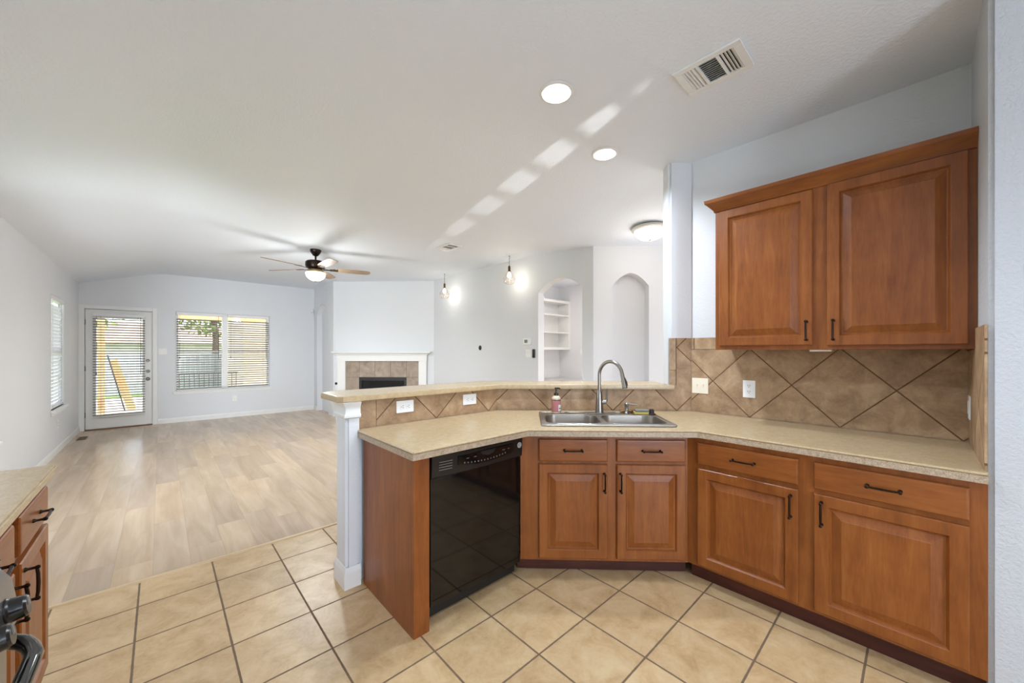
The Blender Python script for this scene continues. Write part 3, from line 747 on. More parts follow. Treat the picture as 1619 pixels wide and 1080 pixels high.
# rolled outer edge
o_ = rrect(SX0 + .006, SX1 - .006, SY0 + .006, SY1 - .006, .02, .006)
m.tube(o_ + [o_[0]], .0065, 8, False)
for x0, x1, y0, y1 in bowls:     # corner fillets of the openings
    for sx_, sy_ in ((0, 0), (1, 0), (0, 1), (1, 1)):
        cx = x1 if sx_ else x0; cy_ = y1 if sy_ else y0; dx = -1 if sx_ else 1; dy = -1 if sy_ else 1; r = .085
        q = [(cx, cy_)] + [(cx + dx * r * (1 - math.cos(R(90 - 90 * i / 8))), cy_ + dy * r * (1 - math.sin(R(90 - 90 * i / 8)))) for i in range(9)]
        m.prism(q, .0008, rim)
m.build('deck', M['steel'], sk)
for x0, x1, y0, y1 in bowls:
    m = MB()
    L = [rrect(x0, x1, y0, y1, .085, rim + .001), rrect(x0 + .004, x1 - .004, y0 + .004, y1 - .004, .082, .0), rrect(x0 + .012, x1 - .012, y0 + .012, y1 - .012, .075, -.12),
         rrect(x0 + .03, x1 - .03, y0 + .03, y1 - .03, .06, -.165), rrect(x0 + .06, x1 - .06, y0 + .06, y1 - .06, .05, -.175), rrect(x0 + .14, x1 - .14, y0 + .12, y1 - .12, .03, -.178)]
    rs = [[m.bm.verts.new(p) for p in l] for l in L]
    for a_, b_ in zip(rs, rs[1:]):
        for j in range(len(a_)): m.bm.faces.new((a_[j], b_[j], b_[(j + 1) % len(a_)], a_[(j + 1) % len(a_)]))
    m.bm.faces.new(rs[-1])
    o_ = rrect(x0, x1, y0, y1, .085, rim)
    m.tube(o_ + [o_[0]], .0035, 6, False)
    bo = m.build('bowl', M['bowl_steel'], sk)
    MB().lathe([(.045, -.1775), (.045, -.1755), (.036, -.1765), (.02, -.177), (0, -.177)], 20, ((x0 + x1) / 2, (y0 + y1) / 2, 0)).build('drain', M['nickel'], bo)

ZD = .9145 + rim + .0005
fc = thing('faucet', 'tall brushed nickel gooseneck faucet with pull-down spray head', 'faucet', D(.541, 2.822, ZD), RZ45)
m = MB(); m.box(-.125, .125, -.028, .028, 0, .006, .003); m.build('deck_plate', M['nickel'], fc)
MB().lathe([(.030, .006), (.0295, .015), (.027, .05), (.024, .10), (.020, .145), (.0165, .165), (.0145, .17)], 24).build('body', M['nickel'], fc)
def arcpts():
    d = Vector((.66, -.62, 0)).normalized(); reach = .185; pts = [(0, 0, .16), (0, 0, .20), (0, 0, .25), (0, 0, .285)]
    r = reach / 2
    for i in range(1, 15):
        a_ = R(180 - 172 * i / 14); pts.append(tuple(d * (r + r * math.cos(a_)) + Vector((0, 0, .285 + r * 1.08 * math.sin(a_)))))
    return pts, d
ap, dv = arcpts()
MB().tube(ap, .0128, 14).build('spout', M['nickel'], fc)
e_ = Vector(ap[-1]); dn = (Vector(ap[-1]) - Vector(ap[-2])).normalized()
hd = MB().tube([e_ - dn * .002, e_ + dn * .012, e_ + dn * .02, e_ + dn * .07, e_ + dn * .10, e_ + dn * .104], [.0132, .0142, .0138, .0165, .0185, .016], 16).build('spray_head', M['nickel'], fc)
sidev = Vector((.7, -.1, 0)); pb_ = e_ + dn * .055
MB().tube([pb_ + sidev * .018 + dn * -.028, pb_ + sidev * .025, pb_ + sidev * .027 + dn * .03], [.004, .006, .004], 8).build('spray_button', M['blackmat'], hd)
m = MB(); m.tube([(.012, 0, .082), (.05, -.004, .085)], [.0185, .0165], 14)
m.tube([(.045, -.004, .085), (.052, -.006, .098), (.053, -.008, .15), (.052, -.01, .185)], [.011, .008, .0062, .0052], 10)
m.build('handle', M['nickel'], fc)

sp = thing('soap_dispenser', 'short brushed nickel pump fixed in the sink deck right of the faucet', 'soap dispenser', D(.742, 2.83, ZD), RZ45)
MB().lathe([(.022, 0), (.022, .006), (.016, .014), (.0125, .03), (.013, .05), (.0155, .058), (.0155, .072), (.008, .078)], 20).build('body', M['nickel'], sp)
MB().tube([(-.004, 0, .066), (.03, -.004, .067), (.075, -.012, .064)], [.006, .006, .0045], 8).build('nozzle', M['nickel'], sp)

bo = thing('soap_bottle', 'clear soap bottle with pink label and black pump on the sink rim', 'bottle', D(.222, 2.815, ZD), R(-40))
tm = NT('soap_bottle_plastic'); tm.set(lin((222, 196, 170)), .12); M['soap'] = tm.m
MB().lathe([(.031, 0), (.0345, .004), (.0345, .105), (.032, .118), (.022, .127), (.015, .131), (.0145, .136)], 28).build('bottle_body', M['soap'], bo)
m = MB(); n = 22; A0, A1 = R(-215), R(25)
def cyl(z, r): return [(r * math.cos(A0 + (A1 - A0) * i / n), r * math.sin(A0 + (A1 - A0) * i / n), z) for i in range(n + 1)]
def sheet(m, z0, z1, r):
    a_, b_ = cyl(z0, r), cyl(z1, r); va = [m.bm.verts.new(p) for p in a_]; vb = [m.bm.verts.new(p) for p in b_]
    for i in range(n): m.bm.faces.new((va[i], va[i + 1], vb[i + 1], vb[i]))
sheet(m, .014, .096, .0352); lb = m.build('label', plain('pink_paper', (190, 122, 116), .6), bo)
m = MB(); sheet(m, .097, .104, .0352); m.build('label_band', plain('dark_brown_print', (84, 52, 40), .6), lb)
m = MB(); A0, A1 = R(-72), R(-24); sheet(m, .02, .066, .0357); pw_ = m.build('label_patch', plain('white_paper', (236, 230, 224), .6), lb)
m = MB(); A0, A1 = R(-66), R(-34); sheet(m, .037, .043, .0361); m.build('print_bar', M['blackmat'], pw_)
MB().lathe([(.017, .132), (.017, .150), (.008, .153), (.006, .156), (.006, .178), (.011, .181), (.011, .190), (.003, .192)], 18).tube([(0, 0, .186), (.02, -.02, .186), (.026, -.026, .181)], [.006, .0055, .004], 8).build('pump', M['blackpl'], bo)

sg = thing('scrub_sponge', 'yellow sponge with grey scouring top on the sink rim', 'sponge', D(.838, 2.80, ZD), R(-50))
MB().box(-.05, .05, -.028, .028, 0, .018, .004).build('foam', plain('yellow_foam', (214, 186, 96), .9, bump=.4, bscale=300), sg)
MB().box(-.044, .054, -.027, .027, .0182, .034, .005).build('scouring_pad', plain('grey_scourer', (128, 130, 120), .95, bump=.6, bscale=400), sg)
st = thing('sink_stopper', 'dark rubber sink stopper lying by the sponge', 'stopper', D(.912, 2.79, ZD), R(-45))
MB().lathe([(.030, 0), (.030, .006), (.018, .010), (.016, .030), (.012, .038), (0, .038)], 18).build('plug', plain('dark_rubber', (40, 28, 24), .6), st)
br_ = thing('dish_brush', 'small wooden dish brush lying behind the pump', 'brush', D(.765, 2.862, ZD), R(-45))
MB().tube([(-.06, 0, .010), (-.02, 0, .012), (.02, 0, .012)], [.006, .008, .007], 10).build('brush_handle', plain('pale_wood', (178, 132, 72), .6), br_)
MB().box(.018, .05, -.010, .010, .002, .020, .004).build('bristles', plain('brown_bristle', (120, 88, 60), .9), br_)
cv_ = MB().lathe([(.022, 0), (.022, .003), (.012, .006), (.006, .012), (0, .013)], 18).build('sink_hole_cover', M['nickel']); cv_.location = D(.305, 2.835, ZD)
tag(cv_, 'small round metal plug in the sink deck beside the soap bottle', 'hole cover')

# ------------------------------------------------------------------ outlets and switches
def outlet(label, loc, rz, horizontal=False, mat='whiteplastic', group=None, gangs=1):
    o = thing('power_outlet', label, 'outlet', loc, rz, group)
    w_, h_ = (.078, .122)
    rot = Matrix.Rotation(R(90), 4, 'Y') if horizontal else Matrix.Identity(4)
    MB().box(-w_ / 2, w_ / 2, -.006, -.0003, -h_ / 2, h_ / 2, .0025).xform(rot).build('cover_plate', M[mat], o)
    for dz in (-.021, .021):
        m = MB().lathe([(.0175, -.006), (.0175, -.0085), (.016, -.009), (0, -.009)], 20, (0, 0, dz), 'y').xform(rot)
        f = m.build('receptacle', M[mat], o)
        m = MB()
        for dx in (-.0065, .0065): m.box(dx - .0014, dx + .0014, -.0098, -.0089, dz, dz + .009)
        m.lathe([(.0026, -.0098), (.0026, -.0089)], 10, (0, 0, dz - .007), 'y').xform(rot).build('slots', M['blackmat'], f)
    return o
def switch(label, loc, rz, gangs=1, mat='whiteplastic', rocker=False):
    o = thing('light_switch', label, 'switch', loc, rz)
    w_ = .073 + .047 * (gangs - 1)
    MB().box(-w_ / 2, w_ / 2, -.006, -.0003, -.059, .059, .0025).build('cover_plate', M[mat], o)
    for i in range(gangs):
        x = (i - (gangs - 1) / 2) * .047
        if rocker: MB().box(x - .0165, x + .0165, -.009, -.006, -.033, .033, .002).build('rocker', M[mat], o)
        else: MB().box(x - .005, x + .005, -.016, -.006, -.002, .014, .002).build('toggle', M[mat], o)
    return o
outlet('white horizontal outlet under the bar, nearer the post', (1.175, 2.2993, 1.020), 0, True, group='outlets on the tile')
outlet('white horizontal outlet under the bar, nearer the faucet', (1.698, 2.2993, 1.022), 0, True, group='outlets on the tile')
switch('almond double toggle switch on the tile corner right of the sink', (3.0515, 1.154, 1.116), R(-90), 2, 'almond')
outlet('white upright outlet on the tile under the wall cabinet', (3.0515, .822, 1.115), R(-90), group='outlets on the tile')
switch('white switch on the tile return of the pantry wall, seen edge on', (2.97, -.1710, 1.10), R(180), 1, rocker=True)
switch('white rocker switch between patio door and double window', (.03, YF, 1.378), 0, 2, rocker=True)
oo = outlet('white outlet low on the end wall below the double window', (1.145, YF, .395), 0)
MB().box(-.025, .025, -.032, -.0095, .005, .055, .004).build('plug_adapter', M['whiteplastic'], oo)
outlet('white outlet low on the left wall beneath the narrow window', (XL, 8.01, .385), R(90))
th = thing('thermostat', 'white wall thermostat with small grey display left of the arch', 'thermostat', (4.22, 4.183, 1.537), R(-90))
MB().box(-.085, .085, -.026, -.0003, -.05, .05, .008).build('housing', M['whiteplastic'], th)
MB().box(-.05, .018, -.0275, -.0262, -.022, .028, .001).build('display', plain('grey_lcd', (112, 122, 118), .3), th)
s3 = switch('white double switch plate below the thermostat', (4.22, 4.163, 1.35), R(-90), 2)
rc = thing('remote_holder', 'small black remote holder beside the switch plate under the thermostat', 'remote', (4.22, 4.045, 1.35), R(-90))
MB().box(-.026, .026, -.022, -.0003, -.068, .068, .010).build('housing', M['blackpl'], rc)
hp = thing('cable_plate', 'round black cable opening on the grey wall', 'cable opening', (4.22, 5.384, 1.447), R(-90))
MB().lathe([(.052, -.0003), (.052, -.004), (.044, -.006), (.043, -.003), (0, -.003)], 24, (0, 0, 0), 'y').build('ring', M['wall'], hp)
MB().lathe([(.043, -.0032), (.043, -.0065), (.03, -.008), (0, -.008)], 24, (0, 0, 0), 'y').build('opening', M['blackmat'], hp)
ms = thing('motion_sensor', 'small white motion sensor high in the corner by the alcove', 'sensor', (2.655, YF - .02, 2.33), R(-45))
MB().box(-.03, .03, -.04, .0, -.055, .055, .012).build('housing', M['whiteplastic'], ms)
MB().box(-.018, .018, -.0425, -.0402, -.04, -.005, .002).build('lens', plain('grey_lens', (200, 206, 210), .2), ms)
so = outlet('white outlet low on the study wall under the bookshelf', (6.337, 5.759, .92), 0)
switch('white switch on the study side wall seen through the arch', (6.869, 5.126, 1.364), R(-90), 1)
gk = MB().lathe([(.028, 0), (.028, -.006), (.012, -.010), (.010, -.016), (0, -.016)], 16, (0, 0, 0), 'y').build('gas_key_valve', M['blackmat'])
gk.location = D(-3.993 - .04, 7.9055, .70); gk.rotation_euler = (0, 0, RZ45); tag(gk, 'small dark gas valve cover left of the fireplace leg', 'gas valve')

# ------------------------------------------------------------------ fireplace
fp = thing('fireplace', 'white mantel fireplace with grey beige tile surround and black firebox', 'fireplace', D(0, 7.9055, 0), RZ45)
mb_ = MB()
mb_.box(-4.075, -1.985, -.155, 0, 1.352, 1.380, .004); mb_.box(-4.045, -2.015, -.125, 0, 1.335, 1.3515, .004); mb_.box(-4.015, -2.045, -.10, 0, 1.305, 1.3345, .010)
mb_.build('mantel_shelf', M['white'], fp)
MB().box(-3.985, -2.078, -.07, 0, 1.178, 1.3045, .003).build('frieze', M['white'], fp)
for x0, x1 in ((-3.978, -3.812), (-2.250, -2.086)):
    MB().box(x0, x1, -.06, 0, 0, 1.1775, .004).build('leg', M['white'], fp)
ft = tile_mat('fireplace_tile', .336, False, [(132, 116, 100), (156, 140, 124), (174, 158, 140)], (104, 92, 80), .006, -3.530, .838, 'xz', .5, 6)
m = MB(); m.box(-3.8115, FX0, -.012, 0, 0, 1.1775); m.box(FX1, -2.2505, -.012, 0, 0, 1.1775); m.box(FX0, FX1, -.012, 0, .835, 1.1775)
m.build('tile_surround', ft, fp)
m = MB(); m.box(FX0, FX1, -.014, .02, .765, .834, .003); m.box(FX0, FX0 + .055, -.014, .02, .10, .7645, .003); m.box(FX1 - .055, FX1, -.014, .02, .10, .7645, .003)
m.box(FX0, FX1, -.014, .02, .03, .0995, .003); m.build('firebox_frame', M['blackmat'], fp)
MB().box(FX0 + .055, FX1 - .055, .006, .012, .10, .7645).build('glass_front', glass_mat('dark_firebox_glass', (.2, .2, .2, 1), .05), fp)
m = MB(); m.box(FX0, FX1, .50, .52, .05, .84); m.box(FX0, FX0 + .02, .02, .5, .05, .84); m.box(FX1 - .02, FX1, .02, .5, .05, .84); m.box(FX0, FX1, .02, .5, .03, .05); m.box(FX0, FX1, .02, .5, .82, .84)
m.build('firebox', M['blackmat'], fp)
for dy, dz, x0, x1 in ((.2, .12, FX0 + .2, FX1 - .2), (.3, .13, FX0 + .25, FX1 - .22), (.25, .22, FX0 + .3, FX1 - .3)):
    MB().tube([(x0, dy, dz), ((x0 + x1) / 2, dy + .02, dz + .02), (x1, dy, dz)], [.05, .045, .05], 10).build('log', plain('ceramic_log', (92, 74, 58), .9), fp)

# ------------------------------------------------------------------ study seen through the arch
sh = thing('wall_shelf', 'white three-bay shelf unit on the study wall', 'shelf', (0, 0, 0))
x0, x1, yy0, yy1 = 5.15, 6.868, 5.45, 5.758
MB().box(x0, x0 + .03, yy0, yy1, 1.42, 2.52).build('side_panel', M['white'], sh); MB().box(x1 - .055, x1, yy0, yy1, 1.42, 2.52).build('side_panel', M['white'], sh)
for z, t_ in ((1.42, .055), (1.785, .03), (2.17, .03), (2.465, .055)):
    MB().box(x0 + .03, x1 - .055, yy0, yy1, z, z + t_).build('shelf_board', M['white'], sh)
MB().box(x0 + .03, x1 - .055, yy1 - .012, yy1, 1.475, 2.465).build('back_panel', M['white'], sh)
dk = thing('built_in_desk', 'pale built-in desk top along the study walls', 'desk', (0, 0, 0))
MB().prism([(4.8, 5.15), (6.2, 5.15), (6.2, 4.2), (6.868, 4.2), (6.868, 5.758), (4.8, 5.758)], .735, .775).build('desk_top', plain('grey_desk_laminate', (205, 203, 198), .35), dk)
MB().box(4.8, 4.84, 5.2, 5.75, 0, .7345).build('desk_support', M['white'], dk); MB().box(6.25, 6.86, 4.2, 4.24, 0, .7345).build('desk_support', M['white'], dk)

# ------------------------------------------------------------------ ceiling fixtures
def lampobj(name, kind, parent, loc, energy, color, radius=.05, spot=None):
    l = bpy.data.lights.new(name, kind); l.energy = energy; l.color = color
    if kind in ('POINT', 'SPOT'): l.shadow_soft_size = radius
    if spot: l.spot_size = R(spot); l.spot_blend = .6
    o = bpy.data.objects.new(name, l); COL.objects.link(o); o.parent = parent; o.location = loc
    return o
CANE = 34
clab = ['recessed ceiling light nearest the camera, left of the large vent', 'recessed ceiling light above the sink',
        'recessed ceiling light over the kitchen aisle', 'unseen recessed fill light added over the aisle behind the camera', 'unseen recessed fill light added by the back window']  # last two cans are added behind the camera as fill
for (hx, hy), lab, cane in zip(HOLES, clab, (64, 54, 48, 8, 22)):
    r = thing('recessed_light', lab, 'ceiling light', (hx, hy, 2.868), 0, 'recessed ceiling lights')
    MB().lathe([(.079, -.001), (.098, -.001), (.099, -.004), (.094, -.008), (.082, -.010), (.078, -.006), (.0745, .02), (.072, .055), (.0755, .055), (.078, .02)], 40, close=True).build('trim_ring', M['white'], r)
    MB().lathe([(.072, .055), (.071, .050), (.055, .044), (.0, .040)], 32).build('lens', M['lamp'], r)
    lo_ = lampobj('can_lamp', 'SPOT', r, (0, 0, .022), cane, (.88, 1.0, 1.13), .055, 150)

def register(label, loc, rz, L_, W_, group=None):
    v = thing('ceiling_vent', label, 'vent', loc, rz, group)
    m = MB(); t_ = .032; z0, z1 = -.012, -.0005
    m.box(-L_ / 2, L_ / 2, -W_ / 2, -W_ / 2 + t_, z0, z1, .003); m.box(-L_ / 2, L_ / 2, W_ / 2 - t_, W_ / 2, z0, z1, .003)
    m.box(-L_ / 2, -L_ / 2 + t_ * 1.25, -W_ / 2 + t_, W_ / 2 - t_, z0, z1, .003); m.box(L_ / 2 - t_ * 1.25, L_ / 2, -W_ / 2 + t_, W_ / 2 - t_, z0, z1, .003)
    a_ = L_ / 2 - t_ * 1.25; b_ = W_ / 2 - t_
    q = a_ * .40
    for s in (-1, 1): m.box(s * q - .007, s * q + .007, -b_, b_, z0, z1, .001)
    m.build('vent_frame', M['white'], v)
    MB().box(-a_, a_, -b_, b_, -.0012, -.0004).build('duct', M['blackmat'], v)
    m = MB(); n = 11
    for i in range(n):
        y = -b_ + 2 * b_ * (i + .5) / n
        m.prism([(y + .003, -.011), (y + .0042, -.011), (y - .0023, -.002), (y - .0035, -.002)], -q + .007, q - .007, 'x')
    m.build('middle_louvres', M['white'], v)
    for s in (-1, 1):
        m = MB()
        for i in range(4):
            x = s * (q + .012 + (a_ - q - .012) * (i + .5) / 4)
            k = -s * .006
            m.prism([(x - k - .0012, -.011), (x - k + .0012, -.011), (x + k + .0012, -.002), (x + k - .0012, -.002)], -b_, b_, 'y')
        m.build('side_louvres', M['white'], v)
    return v
register('large white ceiling vent nearest the wall cabinet', (2.13, .742, 2.868), R(90), .325, .245)
register('small white ceiling vent over the living room between fan and pendants', (3.0, 4.56, 2.868), R(90), .36, .22)

def pendant(label, x, y, drop):
    zc = ceil_z(x, y)
    p = thing('pendant_light', label, 'pendant lamp', (x, y, zc), 0, 'wire cage pendants')
    MB().lathe([(.006, 0), (.006, -.012), (.003, -.02)], 10).tube([(0, 0, -.015), (.012, 0, -.025), (.012, 0, -.04), (0, 0, -.045), (-.004, 0, -.035)], .0022, 6).build('ceiling_hook', M['bronze'], p)
    MB().tube([(0, 0, -.04), (0, 0, -drop)], .0032, 8).build('cord', M['cord'], p)
    z = -drop
    MB().lathe([(.008, z + .01), (.017, z), (.019, z - .02), (.019, z - .075), (.023, z - .08), (.023, z - .088), (.012, z - .09)], 18).build('socket', plain('aged_brass_socket', (104, 72, 44), .35, .8), p)
    MB().lathe([(.012, z - .088), (.016, z - .10), (.028, z - .125), (.031, z - .145), (.026, z - .168), (.012, z - .18), (0, z - .182)], 20).build('bulb', M['bulb'], p)
    m = MB(); zt = z - .082; hgt = .185
    prof = [(.021, 0), (.04, .03), (.075, .075), (.092, .115), (.088, .15), (.068, hgt)]
    for k in range(8):
        a_ = 2 * math.pi * k / 8
        m.tube([(r * math.cos(a_), r * math.sin(a_), zt - h) for r, h in prof], .0017, 5)
    for r, h in ((.092, .115), (.068, hgt)):
        q = [(r * math.cos(2 * math.pi * i / 28), r * math.sin(2 * math.pi * i / 28), zt - h) for i in range(29)]
        m.tube(q, .0019, 5, False)
    m.build('wire_cage', plain('bronze_wire', (120, 96, 70), .35, .8), p)
    lampobj('pendant_lamp', 'POINT', p, (0, 0, z - .21), 1.9, (1, .95, .85), .03)
    return p
pendant('wire cage pendant light nearer the fireplace', 3.99, 6.20, .19)
pendant('wire cage pendant light nearer the arched passage', 3.97, 4.34, .165)

dl = thing('dome_light', 'frosted bowl ceiling light beside the wall end', 'ceiling light', (4.08, 2.09, ceil_z(4.08, 2.09) - .003))
MB().lathe([(.0, 0), (.19, 0), (.20, -.012), (.198, -.03), (.175, -.042), (.165, -.03), (0, -.03)], 40).build('metal_pan', plain('pale_satin_metal', (216, 212, 205), .4, .1), dl)
MB().lathe([(.168, -.034), (.172, -.05), (.155, -.085), (.115, -.118), (.06, -.136), (.0, -.14)], 40).build('glass_bowl', M['lamp_dome'], dl)
MB().lathe([(.014, -.138), (.012, -.15), (.006, -.158), (0, -.16)], 14).build('finial', M['nickel'], dl)
lampobj('dome_lamp', 'POINT', dl, (0, 0, -.24), 4, (1, .95, .88), .15)

fn = thing('ceiling_fan', 'five blade ceiling fan with bowl light in the living room', 'ceiling fan', (1.665, 6.02, 2.868))
MB().lathe([(.0, 0), (.075, 0), (.076, -.02), (.06, -.05), (.035, -.085), (.018, -.095), (0, -.095)], 28).build('canopy', M['bronze'], fn)
MB().tube([(0, 0, -.09), (0, 0, -.165)], .013, 12).build('downrod', M['bronze'], fn)
MB().lathe([(.02, -.15), (.06, -.155), (.12, -.17), (.135, -.185), (.137, -.235), (.125, -.265), (.08, -.285), (0, -.285)], 36).build('motor_housing', M['bronze'], fn)
MB().lathe([(.08, -.285), (.10, -.295), (.115, -.32), (.118, -.335), (0, -.335)], 32).build('light_fitter', plain('fan_fitter', (186, 160, 120), .35, .6), fn)
MB().lathe([(.128, -.335), (.134, -.345), (.126, -.385), (.10, -.42), (.06, -.445), (.015, -.455), (0, -.455)], 36).build('glass_bowl', M['lamp_warm'], fn)
MB().lathe([(.02, -.452), (.018, -.462), (.008, -.475), (0, -.476)], 14).build('finial', M['bronze'], fn)
blade_m = wood_mat('fan_blade_wood', (122, 100, 80), (150, 126, 102), (172, 150, 126), 'x', .45)
for k in range(5):
    a_ = R(-16.5 + 72 * k)
    mt_ = Matrix.Rotation(a_, 4, 'Z') @ Matrix.Translation((0, 0, -.275)) @ Matrix.Rotation(R(-12), 4, 'X')
    q = [(.235, -.052), (.30, -.060), (.55, -.070), (.70, -.066), (.745, -.045), (.755, 0), (.745, .045), (.70, .066), (.55, .070), (.30, .060), (.235, .052)]
    b = MB().prism(q, -.004, .004, 'z', .0015).build('blade', blade_m, fn, mtx=mt_)
    MB().box(.10, .20, -.018, .018, -.012, -.005, .003).box(.19, .30, -.035, .035, -.0105, -.0045, .003).build('blade_iron', M['bronze'], b)
lampobj('fan_lamp', 'POINT', fn, (0, 0, -.56), 14, (.97, 1, .98), .1)
lampobj('fan_downlight', 'SPOT', fn, (0, 0, -.50), 70, (.95, 1, 1.02), .12, 176)

# ------------------------------------------------------------------ left run: base cabinet, worktop, range
lb_ = thing('base_cabinet', 'base cabinet at the left edge with drawers and doors beside the range', 'cabinet', (-.352, 1.392, 0), R(90))
MB().box(.0, 1.026, 0, .66, .10, CT).build('body', M['wood'], lb_)
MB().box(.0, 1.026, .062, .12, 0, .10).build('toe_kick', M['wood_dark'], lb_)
for x0, x1 in ((.05, .53), (.60, 1.005)):
    drawer(lb_, x0, x1, .712, .840)
    door(lb_, x0, x1, .118, .688, x1 - .035 if x0 < .3 else x0 + .035, .60)
w2 = thing('worktop', 'beige laminate worktop at the left edge beside the range', 'worktop', (0, 0, 0))
m = MB().box(-1.028, -.318, 1.39, 2.44, CT + .0005, .914, .006); m.build('slab', M['counter'], w2)
MB().tube([(-.3165, 1.40, .9035), (-.3165, 2.4415, .9035), (-1.02, 2.4415, .9035)], .0042, 6).build('edge_bead', M['counter'], w2)

rg = thing('range_cooker', 'grey and black kitchen range with knobs and bowed oven handle', 'range', (-.237, 1.382, 0), R(90))
# local x = along +Y (so -x towards the camera), local y = away from the room (world -X); front at y=0
M['greysteel'] = plain('grey_steel', (150, 148, 146), .3, .9)
Wd = .762
MB().box(-Wd, 0, .06, .70, .03, .905).build('body', M['blackmat'], rg)
MB().prism([(.700, .906), (.700, .925), (.035, .925), (.022, .919), (.022, .906)], -Wd - .003, .003, 'x').build('cooktop', M['black'], rg)
MB().prism([(.0599, .775), (.0, .775), (-.004, .80), (.006, .875), (.024, .9055), (.0599, .9055)], -Wd, 0, 'x', .003).build('control_panel', M['greysteel'], rg)
for i in range(5):
    x = -.075 - i * .118 - .10 * (i > 1)
    m = MB().lathe([(.027, 0), (.027, -.004), (.024, -.007), (.0235, -.014), (.0225, -.026), (.019, -.030), (0, -.030)], 24, (0, 0, 0), 'y')
    k = m.build('knob', M['blackpl'], rg, mtx=Matrix.Translation((x, .0005, .832)) @ Matrix.Rotation(R(-8), 4, 'X'))
    MB().box(-.003, .003, -.032, -.0295, .0, .018).build('pointer', M['greysteel'], k)
MB().box(-Wd + .004, -.004, .012, .0599, .20, .770, .006).build('oven_door', M['greysteel'], rg)
MB().box(-Wd + .10, -.10, .0105, .0118, .30, .62, .0).build('oven_window', M['black'], rg)
MB().box(-Wd + .004, -.004, .016, .0599, .045, .195, .005).build('storage_drawer', M['greysteel'], rg)
m = MB(); hp_ = []
for i in range(21):
    u = i / 20; x = -.03 - u * (Wd - .06); hp_.append((x, .010 - .055 * min(1, math.sin(math.pi * u) * 2.4) ** .6 if 0 < u < 1 else .013, .752))
m.tube(hp_, .0145, 12); m.build('oven_handle', M['black'], rg)
for bx_, by_ in ((-.2, .2), (-.56, .2), (-.2, .5), (-.56, .5)):
    MB().lathe([(.05, .926), (.05, .935), (.03, .945), (0, .945)], 20, (bx_, by_, 0)).build('burner', M['blackmat'], rg)
m = MB()
for x0, x1 in ((-.74, -.39), (-.375, -.025)):
    for yq in (.09, .35, .60): m.box(x0, x1, yq - .006, yq + .006, .955, .967)
    for xq in (x0, (x0 + x1) / 2 - .006, x1 - .012): m.box(xq, xq + .012, .09, .60, .9555, .9665)
    for xq in (x0, x1 - .012):
        for yq in (.09, .59): m.box(xq, xq + .012, yq - .006, yq + .006, .9255, .955)
m.build('grate', M['blackmat'], rg)

fv = thing('floor_vent', 'small brown floor register by the left baseboard near the patio door', 'vent', (XL + .12, 9.05, .0005), R(90))
m = MB(); m.box(-.15, .15, -.05, -.04, 0, .006); m.box(-.15, .15, .04, .05, 0, .006)
for i in range(13): m.box(-.15 + i * .024, -.138 + i * .024, -.04, .04, 0, .005)
m.build('grille', plain('brown_metal', (120, 98, 76), .5, .5), fv)

# ------------------------------------------------------------------ outside: patio, lawn, fence, trees
struct('ground_patio', MB().box(-6, 9, YF + .13, 16.6, -.12, -.03), M['concrete'], 'pale concrete patio outside the glazed door', 'patio')
struct('ground_lawn', MB().box(-14, 16, 16.6, 40, -.20, -.08), M['lawn'], 'green lawn beyond the patio', 'lawn')
struct('ground_side', MB().box(-14, XL - .13, -6, 13.2, -.16, -.10), M['lawn'], 'green side yard along the left wall', 'lawn')
fe_ = thing('wooden_fence', 'weathered grey board fence across the back yard', 'fence', (0, 18, -.08))
m = MB(); x = -9.0
while x < 12: m.box(x, x + .135, 0, .02, .0, 1.36 + .02 * random.random()); x += .142
m.build('boards', M['fence'], fe_)
for x in range(-9, 13, 3): MB().box(x, x + .1, .02, .12, 0, 1.4).build('post', M['fence'], fe_)
for pxx, lab in ((-.98, 'cedar patio post seen through the glazed door'), (2.35, 'cedar patio post outside the right window half')):
    p_ = MB().box(-.055, .055, -.055, .055, -.03, 2.19, .006).build('patio_post', M['cedar']); p_.location = (pxx, 12.6, 0)
    tag(p_, lab, 'post', 'patio posts')
bm_ = MB().box(-4, 6, 12.5, 12.7, 2.2, 2.5, .006).build('patio_beam', M['cedar']); tag(bm_, 'cedar beam under the patio roof', 'beam')
struct('roof_patio', MB().box(-4, 6, YF + .13, 11.2, 2.95, 3.05), M['siding'], 'flat patio roof outside the end wall', 'roof')
ln = MB().tube([(-.62, 12.86, -.03), (-.90, 12.80, 1.3)], .012, 8).build('leaning_pole', M['blackmat']); tag(ln, 'thin dark pole leaning by the cedar post', 'pole')
bd_ = MB().box(-.075, .075, -.015, .015, 0, 1.25, .004).build('leaning_board', M['cedar']); bd_.location = (-.50, 12.95, -.03); bd_.rotation_euler = (R(-3), R(-15), 0)
tag(bd_, 'tan board leaning on the patio seen through the glazed door', 'board')
hs_ = thing('neighbour_house', 'pale neighbouring house with brown roof beyond the fence', 'house', (4, 26, -.1))
MB().box(-12, 8, 0, 6, 0, 1.9).build('wall', M['white'], hs_)
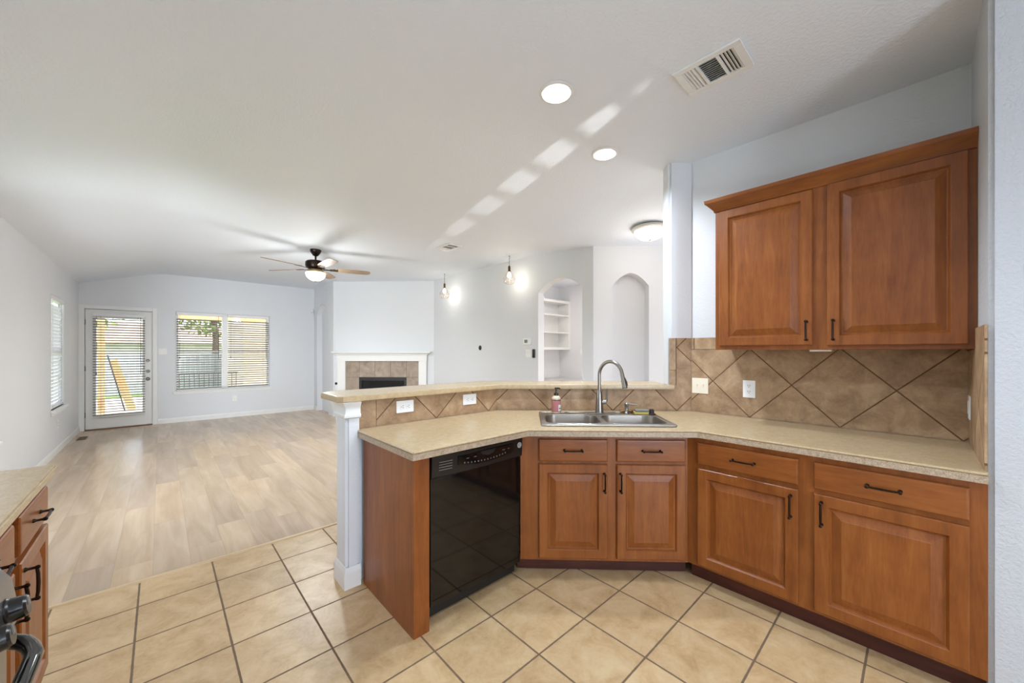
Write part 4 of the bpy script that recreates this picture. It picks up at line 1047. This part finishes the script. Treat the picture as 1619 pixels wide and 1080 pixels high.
MB().prism([(-.6, 1.9), (3, 3.0), (6.6, 1.9)], -12.4, 8.4, 'x').build('roof', M['rooftile'], hs_)
wg = MB().box(1.75, 5.5, 13.3, 17.6, -.03, 2.9).build('garden_shed', M['siding']); tag(wg, 'beige siding shed filling the right window half', 'shed')
rl = thing('patio_railing', 'dark metal patio railing outside the left window half', 'railing', (.75, 13.05, -.03))
m = MB()
for i in range(15): m.box(-.6 + i * .1, -.588 + i * .1, -.006, .006, .0, .80)
m.build('balusters', M['blackmat'], rl); MB().box(-.62, .84, -.02, .02, .80, .84, .004).build('top_rail', M['blackmat'], rl)
def tree(label, x, y, h, r, n, seed):
    rnd = random.Random(seed)
    t_ = thing('leafy_tree', label, 'tree', (x, y, -.05), 0, 'trees beyond the fence')
    m = MB().tube([(0, 0, 0), (.05, .02, h * .3), (-.05, .05, h * .6)], [.14, .11, .06], 8)
    for k in range(5):
        a_ = k * 1.3; m.tube([(0, 0, h * (.3 + .05 * k)), (math.cos(a_) * r * .6, math.sin(a_) * r * .6, h * (.5 + .07 * k))], [.05, .02], 6)
    m.build('trunk', M['bark'], t_)
    m = MB()
    for i in range(n):
        while True:
            p = Vector((rnd.uniform(-1, 1), rnd.uniform(-1, 1), rnd.uniform(-1, 1)))
            if .25 < p.length < 1: break
        c = Vector((p.x * r, p.y * r, h * .64 + p.z * h * .33)); s = rnd.uniform(.07, .16)
        u = Vector((rnd.uniform(-1, 1), rnd.uniform(-1, 1), rnd.uniform(-1, 1))).normalized(); v = u.orthogonal().normalized(); nn = u.cross(v)
        q = [c + u * s, c + v * s * .45 + nn * s * .12, c - u * s, c - v * s * .45 + nn * s * .12]
        vv = [m.bm.verts.new(k) for k in q]; m.bm.faces.new(vv)
    m.build('foliage', M['leaf'], t_)
tree('leafy tree beyond the fence seen through the patio door', -2.4, 20.5, 6.4, 2.0, 2200, 1)
tree('leafy tree beyond the fence seen through the left window half', 1.7, 20.6, 6.4, 1.9, 2600, 2)
tree('leafy tree far left beyond the fence', -7.2, 21.0, 6.0, 2.1, 1000, 3)
